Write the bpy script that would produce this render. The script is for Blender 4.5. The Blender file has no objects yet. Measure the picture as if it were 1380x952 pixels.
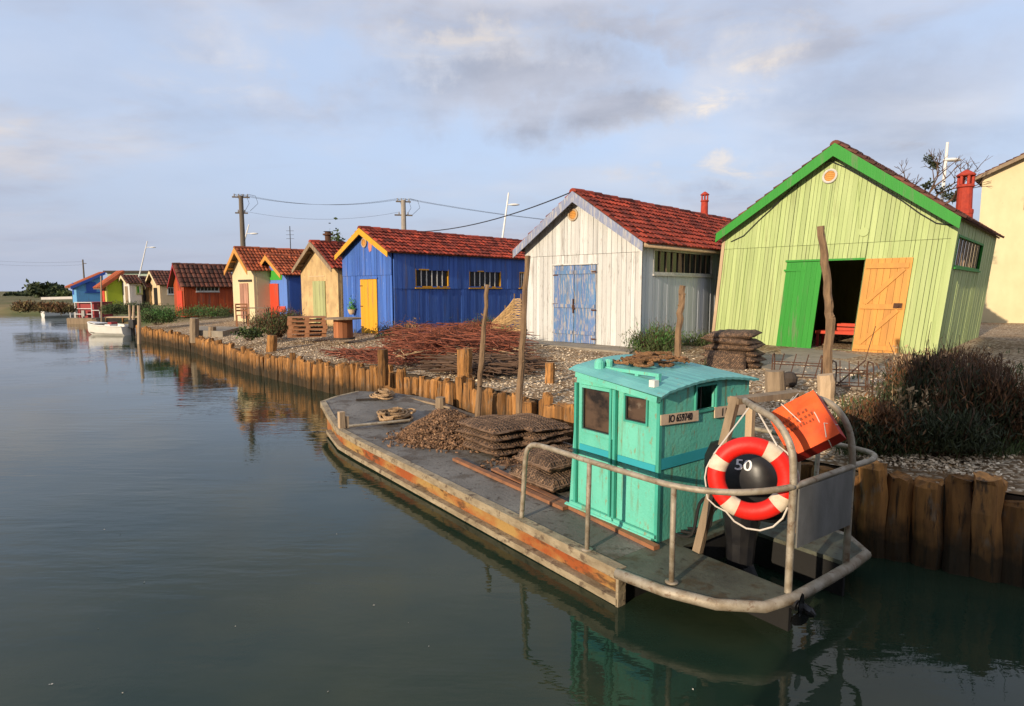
import bpy, math, random
from mathutils import Vector, Matrix, noise as mnoise
R = random.Random(7)
sc = bpy.context.scene
col = sc.collection
PI = math.pi

# ------------------------------------------------------------------ camera calibration (photograph pixels 1380x952)
H = 2.5; FPX = 820.0; CU, CV = 690.0, 476.0
PIT = math.atan(85.0 / FPX)
CP, SP = math.cos(PIT), math.sin(PIT)
def ray(u, v):
    x = (u - CU) / FPX; y = (CV - v) / FPX
    return Vector((x, y * SP + CP, y * CP - SP))
CAM = Vector((0, 0, H))
def G(u, v, z=0.0):
    d = ray(u, v); return CAM + d * ((z - H) / d.z)
def D(u, v, Y):
    d = ray(u, v); return CAM + d * (Y / d.y)
def proj(P):
    q = P - CAM
    zc = q.y * CP - q.z * SP; yc = q.y * SP + q.z * CP
    return CU + FPX * q.x / zc, CV - FPX * yc / zc
def along(P, d, u):
    k = (u - CU) / FPX; q = P - CAM
    return (k * (q.y * CP - q.z * SP) - q.x) / (d.x - k * (d.y * CP - d.z * SP))
def z_at(P, v):
    """height on the vertical through P that appears on picture row v"""
    y = (CV - v) / FPX; q = P - CAM
    return H + q.y * (y * CP - SP) / (CP + y * SP)

# ------------------------------------------------------------------ mesh builder
class MB:
    def __init__(s, xf=None): s.v = []; s.f = []; s.m = []; s.xf = xf; s.mi = 0
    def add(s, vs, fs):
        b = len(s.v); s.v += [Vector(p) for p in vs]
        for f in fs: s.f.append([b + i for i in f]); s.m.append(s.mi)
    def box(s, x0, x1, y0, y1, z0, z1, M=None):
        vs = [Vector(p) for p in ((x0,y0,z0),(x1,y0,z0),(x1,y1,z0),(x0,y1,z0),(x0,y0,z1),(x1,y0,z1),(x1,y1,z1),(x0,y1,z1))]
        if M: vs = [M @ p for p in vs]
        s.add(vs, ((0,3,2,1),(4,5,6,7),(0,1,5,4),(1,2,6,5),(2,3,7,6),(3,0,4,7)))
    def bar(s, a, b, w, h, up=Vector((0,0,1))):
        a = Vector(a); b = Vector(b); d = (b - a); L = d.length; d = d / L
        x = d.cross(up)
        if x.length < 1e-4: x = d.cross(Vector((0,1,0)))
        x.normalize(); z = x.cross(d)
        M = Matrix(((x.x,d.x,z.x,a.x),(x.y,d.y,z.y,a.y),(x.z,d.z,z.z,a.z),(0,0,0,1)))
        s.box(-w/2, w/2, 0, L, -h/2, h/2, M)
    def tube(s, pts, r, n=6, cap=True, jit=0.0):
        pts = [Vector(p) for p in pts]; k = len(pts)
        if not isinstance(r, (list, tuple)): r = [r] * k
        b = len(s.v); up = Vector((0.013, 0.02, 1))
        d0 = (pts[1] - pts[0]).normalized()
        if abs(d0.dot(up.normalized())) > .95: up = Vector((1, 0.01, 0.02))
        x = d0.cross(up).normalized()
        for i, p in enumerate(pts):
            d = (pts[min(i+1,k-1)] - pts[max(i-1,0)]).normalized()
            x = (x - d * x.dot(d)).normalized(); y = d.cross(x)
            for j in range(n):
                a = 2*PI*j/n; rr = r[i] * (1 + (R.uniform(-jit, jit) if jit else 0))
                s.v.append(p + x*math.cos(a)*rr + y*math.sin(a)*rr)
        for i in range(k-1):
            for j in range(n):
                s.f.append([b+i*n+j, b+i*n+(j+1)%n, b+(i+1)*n+(j+1)%n, b+(i+1)*n+j]); s.m.append(s.mi)
        if cap:
            s.f.append([b+j for j in range(n)][::-1]); s.m.append(s.mi)
            s.f.append([b+(k-1)*n+j for j in range(n)]); s.m.append(s.mi)
    def lathe(s, prof, n=12, c=(0,0,0), M=None, cap=True):
        b = len(s.v); c = Vector(c)
        for r, z in prof:
            for j in range(n):
                a = 2*PI*j/n; p = Vector((r*math.cos(a), r*math.sin(a), z))
                s.v.append((M @ p if M else p) + c)
        for i in range(len(prof)-1):
            for j in range(n):
                s.f.append([b+i*n+j, b+i*n+(j+1)%n, b+(i+1)*n+(j+1)%n, b+(i+1)*n+j]); s.m.append(s.mi)
        if not cap: return
        s.f.append([b+j for j in range(n)][::-1]); s.m.append(s.mi)
        s.f.append([b+(len(prof)-1)*n+j for j in range(n)]); s.m.append(s.mi)
    def poly(s, pts, th):
        """flat polygon (list of 3D points) extruded by vector th"""
        pts = [Vector(p) for p in pts]; n = len(pts); th = Vector(th)
        s.add(pts + [p + th for p in pts], [list(range(n))[::-1], list(range(n, 2*n))] + [[i, (i+1)%n, n+(i+1)%n, n+i] for i in range(n)])
    def text(s, body, size, M, depth=0.002, sx=1.0):
        cu = bpy.data.curves.new('lettering', 'FONT'); cu.body = body; cu.size = size; cu.extrude = depth
        cu.align_x = 'CENTER'; cu.align_y = 'CENTER'; cu.resolution_u = 3
        o = bpy.data.objects.new('lettering', cu); col.objects.link(o)
        bpy.context.view_layer.update()
        me = bpy.data.meshes.new_from_object(o.evaluated_get(bpy.context.evaluated_depsgraph_get()))
        s.add([M @ Vector((v.co.x*sx, v.co.y, v.co.z)) for v in me.vertices], [list(p.vertices) for p in me.polygons])
        bpy.data.objects.remove(o); bpy.data.curves.remove(cu); bpy.data.meshes.remove(me)
    def build(s, name, mats, parent=None, smooth=False, loc=None):
        me = bpy.data.meshes.new(name)
        vs = [s.xf(v) for v in s.v] if s.xf else s.v
        me.from_pydata([tuple(v) for v in vs], [], s.f)
        if not isinstance(mats, (list, tuple)): mats = [mats]
        for m in mats: me.materials.append(m)
        if len(mats) > 1: me.polygons.foreach_set('material_index', s.m)
        if smooth: me.polygons.foreach_set('use_smooth', [True]*len(me.polygons))
        me.update()
        o = bpy.data.objects.new(name, me); col.objects.link(o)
        if parent: o.parent = parent
        if loc: o.location = loc
        return o
def tag(o, label, cat, group=None, kind=None):
    if label: o['label'] = label
    if cat: o['category'] = cat
    if group: o['group'] = group
    if kind: o['kind'] = kind
    return o
def thing(name, label, cat, loc=(0,0,0), rz=0.0, group=None):
    o = bpy.data.objects.new(name, None); col.objects.link(o); o.empty_display_size = .2
    o.location = loc; o.rotation_euler = (0, 0, rz)
    return tag(o, label, cat, group)
def struct(mb, name, m, kind='structure', smooth=False):
    o = mb.build(name, m, smooth=smooth); o['kind'] = kind; return o
def copy_tree(o, parent=None):
    c = o.copy(); col.objects.link(c)
    if parent: c.parent = parent
    for ch in list(o.children): copy_tree(ch, c)
    return c
def sm(mesh_obj): 
    mesh_obj.data.polygons.foreach_set('use_smooth', [True]*len(mesh_obj.data.polygons)); return mesh_obj

# ------------------------------------------------------------------ materials
def L(r, g, b):
    f = lambda c: (c/255/12.92) if c/255 <= .04045 else ((c/255+.055)/1.055)**2.4
    return (f(r), f(g), f(b))
MATS = {}
def mk(name, c, c2=None, rough=.75, var=.18, ns=(3,3,3), amt=.5, stain=None, bump=.15, bs=(20,20,20), metal=0.0, orand=0.0, spec=.35, lo=.35, hi=.65, coat=0, stain2=None):
    m = bpy.data.materials.new(name); m.use_nodes = True; nt = m.node_tree; nd = nt.nodes; lk = nt.links
    b = nd['Principled BSDF']; b.inputs['Roughness'].default_value = rough; b.inputs['Metallic'].default_value = metal
    b.inputs['Specular IOR Level'].default_value = spec
    if coat: b.inputs['Coat Weight'].default_value = coat
    tc = nd.new('ShaderNodeTexCoord')
    def noi(scale, det=5, seed=0.0, rg=.55):
        mp = nd.new('ShaderNodeMapping'); mp.inputs['Scale'].default_value = scale; mp.inputs['Location'].default_value = (seed*3.1, seed*1.7, seed*.9)
        lk.new(tc.outputs['Object'], mp.inputs['Vector'])
        n = nd.new('ShaderNodeTexNoise'); n.inputs['Scale'].default_value = 1; n.inputs['Detail'].default_value = det; n.inputs['Roughness'].default_value = rg
        lk.new(mp.outputs[0], n.inputs['Vector']); return n.outputs['Fac']
    def rng(x, a, bb, c0=0.0, d=1.0):
        r = nd.new('ShaderNodeMapRange'); r.inputs[1].default_value = a; r.inputs[2].default_value = bb; r.inputs[3].default_value = c0; r.inputs[4].default_value = d
        lk.new(x, r.inputs[0]); return r.outputs[0]
    def mix(f, A, B, mode='MIX'):
        x = nd.new('ShaderNodeMix'); x.data_type = 'RGBA'; x.blend_type = mode
        for s_, val in ((0, f), (6, A), (7, B)):
            if hasattr(val, 'links'): lk.new(val, x.inputs[s_])
            elif isinstance(val, float): x.inputs[s_].default_value = val
            else: x.inputs[s_].default_value = (*val, 1)
        return x.outputs[2]
    c2 = c2 or tuple(k*.6 for k in c)
    f = rng(noi(ns), lo, hi, 0, amt)
    cc = mix(f, c, c2)
    for q_, st in enumerate((stain, stain2)):
        if not st: continue
        scol, th, sc_, sa = st
        cc = mix(rng(noi(sc_, 7, 5.3 + 4.1*q_, .65), th, th+.09, 0, sa), cc, scol)
    if var:
        g = nd.new('ShaderNodeNewGeometry'); cc = mix(1.0, cc, comb(nt, g.outputs['Random Per Island'], 1-var, 1+var*.8), 'MULTIPLY')
    if orand:
        oi = nd.new('ShaderNodeObjectInfo'); cc = mix(1.0, cc, comb(nt, oi.outputs['Random'], 1-orand, 1+orand*.7), 'MULTIPLY')
    lk.new(cc, b.inputs['Base Color'])
    if bump:
        bp = nd.new('ShaderNodeBump'); bp.inputs['Strength'].default_value = bump; bp.inputs['Distance'].default_value = .02
        lk.new(noi(bs, 6, 2.0), bp.inputs['Height']); lk.new(bp.outputs[0], b.inputs['Normal'])
    MATS[name] = m
    return m
def comb(nt, sock, a, b):
    r = nt.nodes.new('ShaderNodeMapRange'); r.inputs[3].default_value = a; r.inputs[4].default_value = b
    nt.links.new(sock, r.inputs[0])
    c = nt.nodes.new('ShaderNodeCombineColor')
    for i in range(3): nt.links.new(r.outputs[0], c.inputs[i])
    return c.outputs[0]
def paint(name, c, peel=None, th=.62, var=.10, rough=.6, amt=.35, sa=.8, c2=None, dirt=(.16,.13,.10), da=.45):
    """weathered paint on upright boards: streaks run down the boards"""
    return mk(name, c, c2 or tuple(k*.72 for k in c), rough, var, (9, 9, .7), amt, (peel or (.25,.2,.15), th-.02, (22, 22, 3.0), sa), .35, (40, 40, 4), stain2=(dirt, .57, (5, 5, .55), da))
def glassm(name, tint=(.02,.02,.022), rough=.08):
    m = bpy.data.materials.new(name); m.use_nodes = True; b = m.node_tree.nodes['Principled BSDF']
    b.inputs['Base Color'].default_value = (*tint, 1); b.inputs['Roughness'].default_value = rough; b.inputs['Specular IOR Level'].default_value = .5
    return m

white_wood = paint('weathered_white_boards', (.60,.595,.565), (.30,.27,.24), .60, .15, amt=.6, c2=(.45,.44,.41))
shade_tinted_wall = mk('shade_tinted_white_boards', (.55,.585,.64), (.43,.46,.50), .8, .06, (5,5,.6), .5, ((.28,.26,.24), .68, (9,9,1.2), .5), .12, (30,30,3))  # white side wall with its bluish shade mixed into the colour
blue_boards = paint('ultramarine_boards', (.060,.150,.47), (.24,.30,.5), .64, .20, amt=.7, c2=(.032,.085,.34))
green_boards = paint('pale_green_boards', (.41,.49,.205), (.36,.39,.22), .68, .11, amt=.6, c2=(.31,.40,.14), sa=.6, dirt=(.22,.22,.09), da=.4)
bright_green = paint('bright_green_paint', (.022,.25,.022), (.05,.16,.04), .72, .07, amt=.3)
blue_grey_barge = paint('flaking_blue_grey_paint', (.22,.25,.36), (.42,.40,.38), .5, .05, sa=.7)
yellow_paint = paint('yellow_paint', (.66,.33,.02), (.35,.2,.06), .68, .06, amt=.35)
raw_orange_wood = mk('varnished_orange_boards', (.60,.28,.055), (.44,.2,.05), .6, .13, (8,8,.8), .7, ((.2,.11,.05), .7, (14,14,3), .6), .25, (50,50,4))
flaky_blue = paint('flaking_blue_door_paint', (.085,.20,.36), (.38,.33,.28), .52, .20, sa=.85, amt=.6, c2=(.12,.14,.33))
weath_wood = mk('grey_brown_weathered_wood', (.30,.22,.14), (.17,.12,.075), .85, .15, (10,10,1.2), .8, None, .4, (50,50,5))
pale_wood = mk('pale_sunbleached_wood', (.52,.38,.24), (.34,.24,.15), .8, .12, (10,10,1.2), .7, None, .3, (50,50,5))
dark_wood = mk('dark_old_wood', (.06,.045,.035), (.03,.024,.02), .9, .1)
stick_mat = mk('bark_stick', (.26,.165,.09), (.12,.075,.045), .9, .3, (14,14,3), .8, None, .6, (60,60,14))
pile_mat = None
tile_red = mk('terracotta_tiles', (.31,.042,.018), (.12,.024,.016), .85, .65, (2.2,2.2,2.2), .75, ((.10,.075,.05), .62, (7,7,7), .7), .3, (40,40,40))
tile_dark = mk('mossy_dark_tiles', (.15,.05,.03), (.07,.035,.025), .9, .5, (2,2,2), .8, ((.16,.12,.07), .6, (6,6,6), .7), .3, (40,40,40))
tile_orange = mk('bright_orange_tiles', (.42,.10,.035), (.2,.05,.025), .85, .45, (2,2,2), .6, ((.15,.09,.06), .66, (7,7,7), .6), .3, (40,40,40))
underroof = mk('roof_underlay', (.11,.04,.028), (.07,.03,.02), .9, .05)
soffit = mk('roof_boards', (.16,.12,.08), (.1,.07,.05), .9, .15, (3,12,3))
plaster_cream = mk('cream_plaster', (.66,.55,.33), (.56,.46,.27), .9, 0, (2,2,1), .6, ((.4,.33,.22), .62, (3,3,2), .5), .15, (25,25,25))
plaster_tan = mk('blotchy_tan_plaster', (.60,.42,.20), (.40,.27,.13), .9, 0, (2.5,2.5,1.5), .9, ((.3,.2,.11), .55, (4,4,2.2), .75), .25, (25,25,25))
plaster_peach = mk('peach_plaster', (.62,.46,.28), (.52,.38,.22), .9, 0, (2,2,1), .6, ((.36,.27,.17), .62, (3,3,2), .5), .15)
plaster_white = mk('grey_white_plaster', (.62,.58,.53), (.52,.48,.44), .9, 0, (2,2,1), .6, None, .15)
orange_boards = paint('red_orange_boards', (.42,.07,.014), (.12,.03,.015), .64, .2, amt=.7, c2=(.24,.035,.012))
sky_boards = paint('light_blue_boards', (.13,.36,.62), (.3,.4,.5), .7, .08)
mid_blue = paint('cobalt_blue_boards', (.04,.11,.44), (.1,.2,.4), .7, .08)
small_blue = paint('bright_blue_wall', (.11,.22,.58), (.2,.28,.5), .7, .08)
lime = mk('lime_green_wall', (.34,.44,.03), (.28,.37,.03), .8, .03, (2,2,1), .5, None, .08)
yel_green = paint('yellow_green_boards', (.55,.52,.12), None, .8, .06)
red_paint = paint('red_paint', (.55,.055,.02), (.25,.04,.02), .72, .07)
dark_red = paint('dark_red_paint', (.30,.025,.025), (.14,.02,.02), .7, .07)
pale_green_door = paint('sage_door_paint', (.38,.40,.18), (.2,.18,.1), .62, .12, amt=.6)
green_panel = mk('flat_green_panel', (.05,.33,.03), (.04,.27,.03), .7, 0, bump=.05)
pink_paint = mk('salmon_paint', (.55,.22,.17), None, .7, 0, amt=.2)
brick_red = mk('red_chimney_clay', (.42,.05,.025), (.25,.03,.02), .8, .1, (9,9,9), .6)
dark_in = mk('interior_shade_black', (.012,.011,.010), None, .95, 0, bump=0)  # near-black that puts the shade of unlit insides into the colour
glass_dark = glassm('dark_window_glass')
glass_cabin = mk('reflection_painted_glass', (.10,.062,.04), (.022,.016,.012), .10, 0, (1.2,3.0,4.5), 1.0, ((.24,.19,.14), .62, (5,7,7), .55), bump=0, spec=.5, lo=.42, hi=.58)  # brown patches painted in for reflections and the cabin inside
seal_mat = mk('black_rubber_seal', (.02,.02,.02), None, .7, 0, bump=0)
white_frame = mk('white_window_paint', (.62,.6,.55), (.4,.37,.33), .7, .05, (10,10,10), .6)
concrete = mk('worn_concrete', (.30,.26,.20), (.2,.17,.13), .95, 0, (2,2,2), .8, ((.14,.11,.08), .6, (5,5,5), .6), .3, (30,30,30))
pole_wood = mk('utility_pole_wood', (.16,.13,.10), (.1,.08,.06), .9, .1, (10,10,1), .7)
pole_conc = mk('utility_pole_concrete', (.36,.31,.25), None, .9, .05)
metal_white = mk('white_lamp_metal', (.72,.7,.66), None, .45, .02, amt=.15, bump=0)
wire_mat = mk('black_wire', (.03,.03,.035), None, .6, 0, bump=0, amt=0.1)
porcelain = mk('pale_insulator', (.35,.34,.33), None, .4, 0, bump=0)
galv = mk('galvanised_rail_metal', (.40,.35,.27), (.22,.17,.11), .6, .0, (9,9,9), .9, ((.16,.09,.05), .56, (18,18,18), .75), .2, (40,40,40), metal=.25)
sheet = mk('dull_metal_sheet', (.26,.25,.23), (.15,.145,.13), .55, 0, (5,5,2), .8, ((.2,.13,.08), .66, (10,10,10), .5), .15, metal=.3)
deck_mat = mk('grey_deck_plate', (.20,.185,.16), (.105,.095,.08), .6, 0, (1.3,1.3,1.3), .9, ((.085,.065,.045), .52, (2.6,2.6,2.6), .85), .45, (26,26,26), spec=.22, stain2=((.055,.042,.030), .57, (11,11,11), .85))
deck_aft = mk('green_grey_aft_deck', (.12,.13,.095), (.06,.058,.045), .6, 0, (2.2,2.2,2.2), .9, ((.06,.042,.022), .52, (4,4,4), .8), .3, (26,26,26), stain2=((.035,.028,.02), .60, (13,13,13), .8))
rust_hull = mk('rusty_hull_side', (.36,.22,.07), (.30,.075,.018), .85, .0, (1.3,1.3,2.4), 1.0, ((.09,.045,.02), .52, (3.0,3.0,9), .9), .4, (22,22,22), lo=.42, hi=.58, stain2=((.05,.035,.02), .62, (12,12,12), .8))
strake = mk('grey_timber_strake', (.36,.29,.19), (.2,.15,.09), .85, .05, (5,5,12), .8, ((.09,.06,.04), .54, (9,9,12), .8), .5, (25,25,40))
hull_dark = mk('near_black_parts', (.015,.014,.013), None, .8, 0)
turq = mk('turquoise_cabin_paint', (.155,.55,.42), (.095,.44,.335), .6, .0, (3,3,1.5), .8, ((.24,.25,.14), .575, (26,26,9), .85), .3, (30,30,30), spec=.35, stain2=((.17,.17,.08), .565, (9,9,.8), .7))
turq_dk = mk('turquoise_trim_paint', (.06,.40,.30), (.05,.26,.19), .6, 0, (8,8,3), .7, ((.16,.13,.07), .66, (16,16,8), .7), .15, (30,30,30))
turq_roof = mk('pale_turquoise_roof', (.17,.47,.43), (.11,.35,.34), .55, 0, (3,3,3), .8, ((.24,.24,.17), .60, (14,14,14), .7), .2, stain2=((.20,.15,.08), .66, (6,6,6), .5))
stripe_blue = mk('blue_stripe_paint', (.035,.36,.42), (.03,.30,.36), .55, 0, bump=.05)
plate_mat = mk('cream_number_plate', (.72,.55,.38), (.55,.38,.24), .6, 0, (12,12,12), .6, bump=.05)
ink = mk('black_lettering', (.012,.008,.008), None, .7, 0, bump=0)
white_ink = mk('white_lettering', (.75,.75,.75), None, .6, 0, bump=0, amt=.05)
ring_red = mk('red_life_ring', (.78,.014,.008), (.60,.02,.012), .5, 0, (6,6,6), .6, ((.45,.06,.04), .62, (30,30,30), .6), bump=.12, spec=.35, stain2=((.30,.05,.03), .66, (9,9,9), .5))
ring_tape = mk('cream_reflective_tape', (.70,.60,.46), (.52,.42,.30), .6, 0, (14,14,14), .8, ((.28,.20,.12), .62, (30,30,30), .6), bump=.1)
cord_white = mk('off_white_cord', (.66,.6,.52), None, .8, 0, bump=0, amt=.2)
engine_black = mk('black_engine_cowl', (.010,.010,.012), (.03,.028,.026), .38, 0, (9,9,9), .5, ((.06,.055,.05), .66, (26,26,26), .5), bump=.03, spec=.4)
prop_metal = mk('dark_propeller_metal', (.05,.05,.05), None, .25, 0, metal=.7, bump=0)
orange_can = mk('orange_fabric_case', (.80,.11,.014), (.58,.06,.01), .65, 0, (5,5,5), .9, ((.35,.05,.015), .60, (14,14,14), .6), bump=.3, bs=(14,14,14))
orange_dk = mk('dark_red_case_side', (.45,.02,.008), (.32,.015,.008), .6, 0, bump=.1)
rope_mat = mk('tan_rope', (.46,.30,.16), (.26,.16,.08), .9, .25, (30,30,30), .8, None, .8, (90,90,90))
rope_red = mk('rusty_orange_rope', (.52,.29,.14), (.30,.15,.07), .9, .3, (30,30,30), .8, None, .8, (90,90,90))
oyster_mat = mk('muddy_oyster_shell', (.25,.14,.075), (.09,.05,.03), .7, .75, (20,20,20), .8, ((.62,.46,.30), .62, (30,30,30), .8), .6, (60,60,60))
leaf_green = mk('scrub_leaves', (.075,.105,.03), (.04,.065,.018), .7, .5, (3,3,3), .6, None, 0)
leaf_fresh = mk('fresh_green_leaves', (.07,.17,.035), (.04,.11,.02), .65, .45, (3,3,3), .6, None, 0)
leaf_dark = mk('dark_green_leaves', (.040,.05,.018), (.022,.028,.011), .7, .5, (3,3,3), .6, None, 0)
leaf_brown = mk('dry_rusty_leaves', (.18,.078,.03), (.075,.045,.02), .8, .55, (3,3,3), .7, None, 0)
leaf_tree = mk('far_tree_leaves', (.045,.06,.022), (.03,.042,.016), .8, .4, (1,1,1), .6, None, 0)
leaf_straw = mk('straw_bank_leaves', (.20,.15,.06), (.12,.10,.04), .8, .4, (3,3,3), .6, None, 0)
twig_mat = mk('brown_twigs', (.13,.075,.045), (.07,.045,.03), .9, .3)
reed_red = mk('dead_red_brown_stalks', (.25,.075,.04), (.12,.04,.022), .9, .6, (4,4,4), .7, None, 0)
reed_pale = mk('dry_pale_stalks', (.48,.33,.18), (.28,.19,.1), .9, .5, (4,4,4), .6, None, 0)
wicker = mk('tan_wicker_withies', (.50,.33,.15), (.32,.2,.09), .85, .35, (8,8,8), .6)
rust_iron = mk('rusty_iron', (.10,.045,.025), (.05,.025,.016), .9, .2)
pallet_mat = mk('red_brown_pallet_wood', (.40,.19,.09), (.26,.11,.055), .85, .3, (8,8,8), .6)
plastic_white = mk('white_gelcoat', (.74,.72,.66), (.6,.57,.5), .4, 0, (3,3,3), .5, ((.3,.25,.18), .68, (6,6,6), .5), .03)
net_brown = None

def netmat(name, light, dark, scale, bumpd=.01):
    """knotted mesh netting: a square lattice of pale cord over dark content"""
    m = bpy.data.materials.new(name); m.use_nodes = True; nt = m.node_tree; nd = nt.nodes; lk = nt.links; b = nd['Principled BSDF']
    tc = nd.new('ShaderNodeTexCoord'); geo = nd.new('ShaderNodeNewGeometry')
    n = nd.new('ShaderNodeTexNoise'); n.inputs['Scale'].default_value = 9; lk.new(tc.outputs['Object'], n.inputs['Vector'])
    wob = nd.new('ShaderNodeVectorMath'); wob.operation = 'MULTIPLY_ADD'; wob.inputs[1].default_value = (.02,.02,.02)
    lk.new(n.outputs['Color'], wob.inputs[0]); lk.new(tc.outputs['Object'], wob.inputs[2])
    mp = nd.new('ShaderNodeMapping'); mp.inputs['Rotation'].default_value = (.5,.6,.78); mp.inputs['Scale'].default_value = (scale,)*3
    lk.new(wob.outputs[0], mp.inputs['Vector'])
    v = nd.new('ShaderNodeTexVoronoi'); v.feature = 'F1'; v.inputs['Scale'].default_value = 1.0; v.inputs['Randomness'].default_value = .35
    lk.new(mp.outputs[0], v.inputs['Vector'])
    r = nd.new('ShaderNodeMapRange'); r.inputs[1].default_value = .42; r.inputs[2].default_value = .60; lk.new(v.outputs['Distance'], r.inputs[0])
    n2 = nd.new('ShaderNodeTexNoise'); n2.inputs['Scale'].default_value = 14; n2.inputs['Detail'].default_value = 5; lk.new(tc.outputs['Object'], n2.inputs['Vector'])
    mu = nd.new('ShaderNodeMath'); mu.operation = 'MULTIPLY'; lk.new(r.outputs[0], mu.inputs[0])
    r2 = nd.new('ShaderNodeMapRange'); r2.inputs[1].default_value = .35; r2.inputs[2].default_value = .65; lk.new(n2.outputs['Fac'], r2.inputs[0]); lk.new(r2.outputs[0], mu.inputs[1])
    x = nd.new('ShaderNodeMix'); x.data_type = 'RGBA'; x.inputs[6].default_value = (*dark,1); x.inputs[7].default_value = (*light,1); lk.new(mu.outputs[0], x.inputs[0])
    lk.new(x.outputs[2], b.inputs['Base Color']); b.inputs['Roughness'].default_value = .8
    bp = nd.new('ShaderNodeBump'); bp.inputs['Strength'].default_value = .8; bp.inputs['Distance'].default_value = bumpd; lk.new(r.outputs[0], bp.inputs['Height']); lk.new(bp.outputs[0], b.inputs['Normal'])
    return m
net_brown = netmat('brown_net_bag', (.34,.2,.11), (.05,.03,.018), 42)
net_dark = netmat('dark_wet_net_bag', (.34,.19,.10), (.035,.02,.012), 34)

def make_pile_mat():
    m = mk('quay_pile_timber', (.42,.195,.056), (.17,.085,.032), .9, .0, (16,16,1.6), .9, ((.06,.038,.022), .55, (24,24,2.2), .9), 1.0, (45,45,5), orand=.5, stain2=((.24,.20,.15), .60, (8,8,2), .6))
    nt = m.node_tree; nd = nt.nodes; lk = nt.links; b = nd['Principled BSDF']
    src = b.inputs['Base Color'].links[0].from_socket
    # waterline stain: dark algae up to the tide mark, ragged by noise
    geo = nd.new('ShaderNodeNewGeometry'); sp = nd.new('ShaderNodeSeparateXYZ'); lk.new(geo.outputs['Position'], sp.inputs[0])
    n = nd.new('ShaderNodeTexNoise'); n.inputs['Scale'].default_value = 7; lk.new(geo.outputs['Position'], n.inputs['Vector'])
    ma = nd.new('ShaderNodeMath'); ma.operation = 'MULTIPLY_ADD'; ma.inputs[1].default_value = -.35; lk.new(n.outputs['Fac'], ma.inputs[0]); lk.new(sp.outputs['Z'], ma.inputs[2])
    r = nd.new('ShaderNodeMapRange'); r.inputs[1].default_value = .02; r.inputs[2].default_value = .30; r.inputs[3].default_value = .88; r.inputs[4].default_value = 0; lk.new(ma.outputs[0], r.inputs[0])
    x = nd.new('ShaderNodeMix'); x.data_type = 'RGBA'; x.inputs[7].default_value = (.022,.020,.012,1); lk.new(r.outputs[0], x.inputs[0]); lk.new(src, x.inputs[6]); lk.new(x.outputs[2], b.inputs['Base Color'])
    return m
pile_mat = make_pile_mat()

def ground_mat():
    m = bpy.data.materials.new('shell_strewn_ground'); m.use_nodes = True; nt = m.node_tree; nd = nt.nodes; lk = nt.links; b = nd['Principled BSDF']
    tc = nd.new('ShaderNodeTexCoord')
    def noi(s, d=5):
        n = nd.new('ShaderNodeTexNoise'); n.inputs['Scale'].default_value = s; n.inputs['Detail'].default_value = d; lk.new(tc.outputs['Object'], n.inputs['Vector']); return n.outputs['Fac']
    def rng(x, a, bb, c=0., d=1.):
        r = nd.new('ShaderNodeMapRange'); r.inputs[1].default_value=a; r.inputs[2].default_value=bb; r.inputs[3].default_value=c; r.inputs[4].default_value=d; lk.new(x, r.inputs[0]); return r.outputs[0]
    def mix(f, A, B):
        x = nd.new('ShaderNodeMix'); x.data_type='RGBA'
        for s_, val in ((0,f),(6,A),(7,B)):
            if hasattr(val,'links'): lk.new(val, x.inputs[s_])
            else: x.inputs[s_].default_value = (*val,1)
        return x.outputs[2]
    dirt = mix(rng(noi(1.2), .35,.65), (.27,.17,.085), (.14,.085,.042))
    v = nd.new('ShaderNodeTexVoronoi'); v.inputs['Scale'].default_value = 17; lk.new(tc.outputs['Object'], v.inputs['Vector'])
    sp = nd.new('ShaderNodeSeparateColor'); lk.new(v.outputs['Color'], sp.inputs[0])
    shell = mix(sp.outputs[0], (.68,.56,.40), (.30,.20,.11))
    edge = rng(v.outputs['Distance'], .45, .62, 1., 0.)
    dens = nd.new('ShaderNodeMath'); dens.operation='ADD'; lk.new(noi(.55,4), dens.inputs[0]); 
    sc2 = nd.new('ShaderNodeMath'); sc2.operation='MULTIPLY'; sc2.inputs[1].default_value=.45; lk.new(sp.outputs[1], sc2.inputs[0]); lk.new(sc2.outputs[0], dens.inputs[1])
    mu = nd.new('ShaderNodeMath'); mu.operation='MULTIPLY'; lk.new(rng(dens.outputs[0], .56,.66), mu.inputs[0]); lk.new(edge, mu.inputs[1])
    c = mix(mu.outputs[0], dirt, shell)
    # far land: scrub greens and straw
    g = mix(rng(noi(.15,6), .4,.6), (.09,.10,.035), (.20,.155,.075))
    ps = nd.new('ShaderNodeSeparateXYZ'); lk.new(tc.outputs['Object'], ps.inputs[0])
    c = mix(rng(ps.outputs[1], 32, 40), c, g)
    lk.new(c, b.inputs['Base Color']); b.inputs['Roughness'].default_value=.95; b.inputs['Specular IOR Level'].default_value=.2
    bp = nd.new('ShaderNodeBump'); bp.inputs['Strength'].default_value=.8; bp.inputs['Distance'].default_value=.03; lk.new(rng(v.outputs['Distance'], 0,.6,1.,0.), bp.inputs['Height']); lk.new(bp.outputs[0], b.inputs['Normal'])
    return m
def shell_mat():
    m = mk('oyster_shell_scatter', (.72,.60,.43), (.42,.29,.16), .75, .5, (6,6,6), .7, ((.16,.10,.06), .6, (25,25,25), .7), .3, (60,60,60))
    return m
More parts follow.
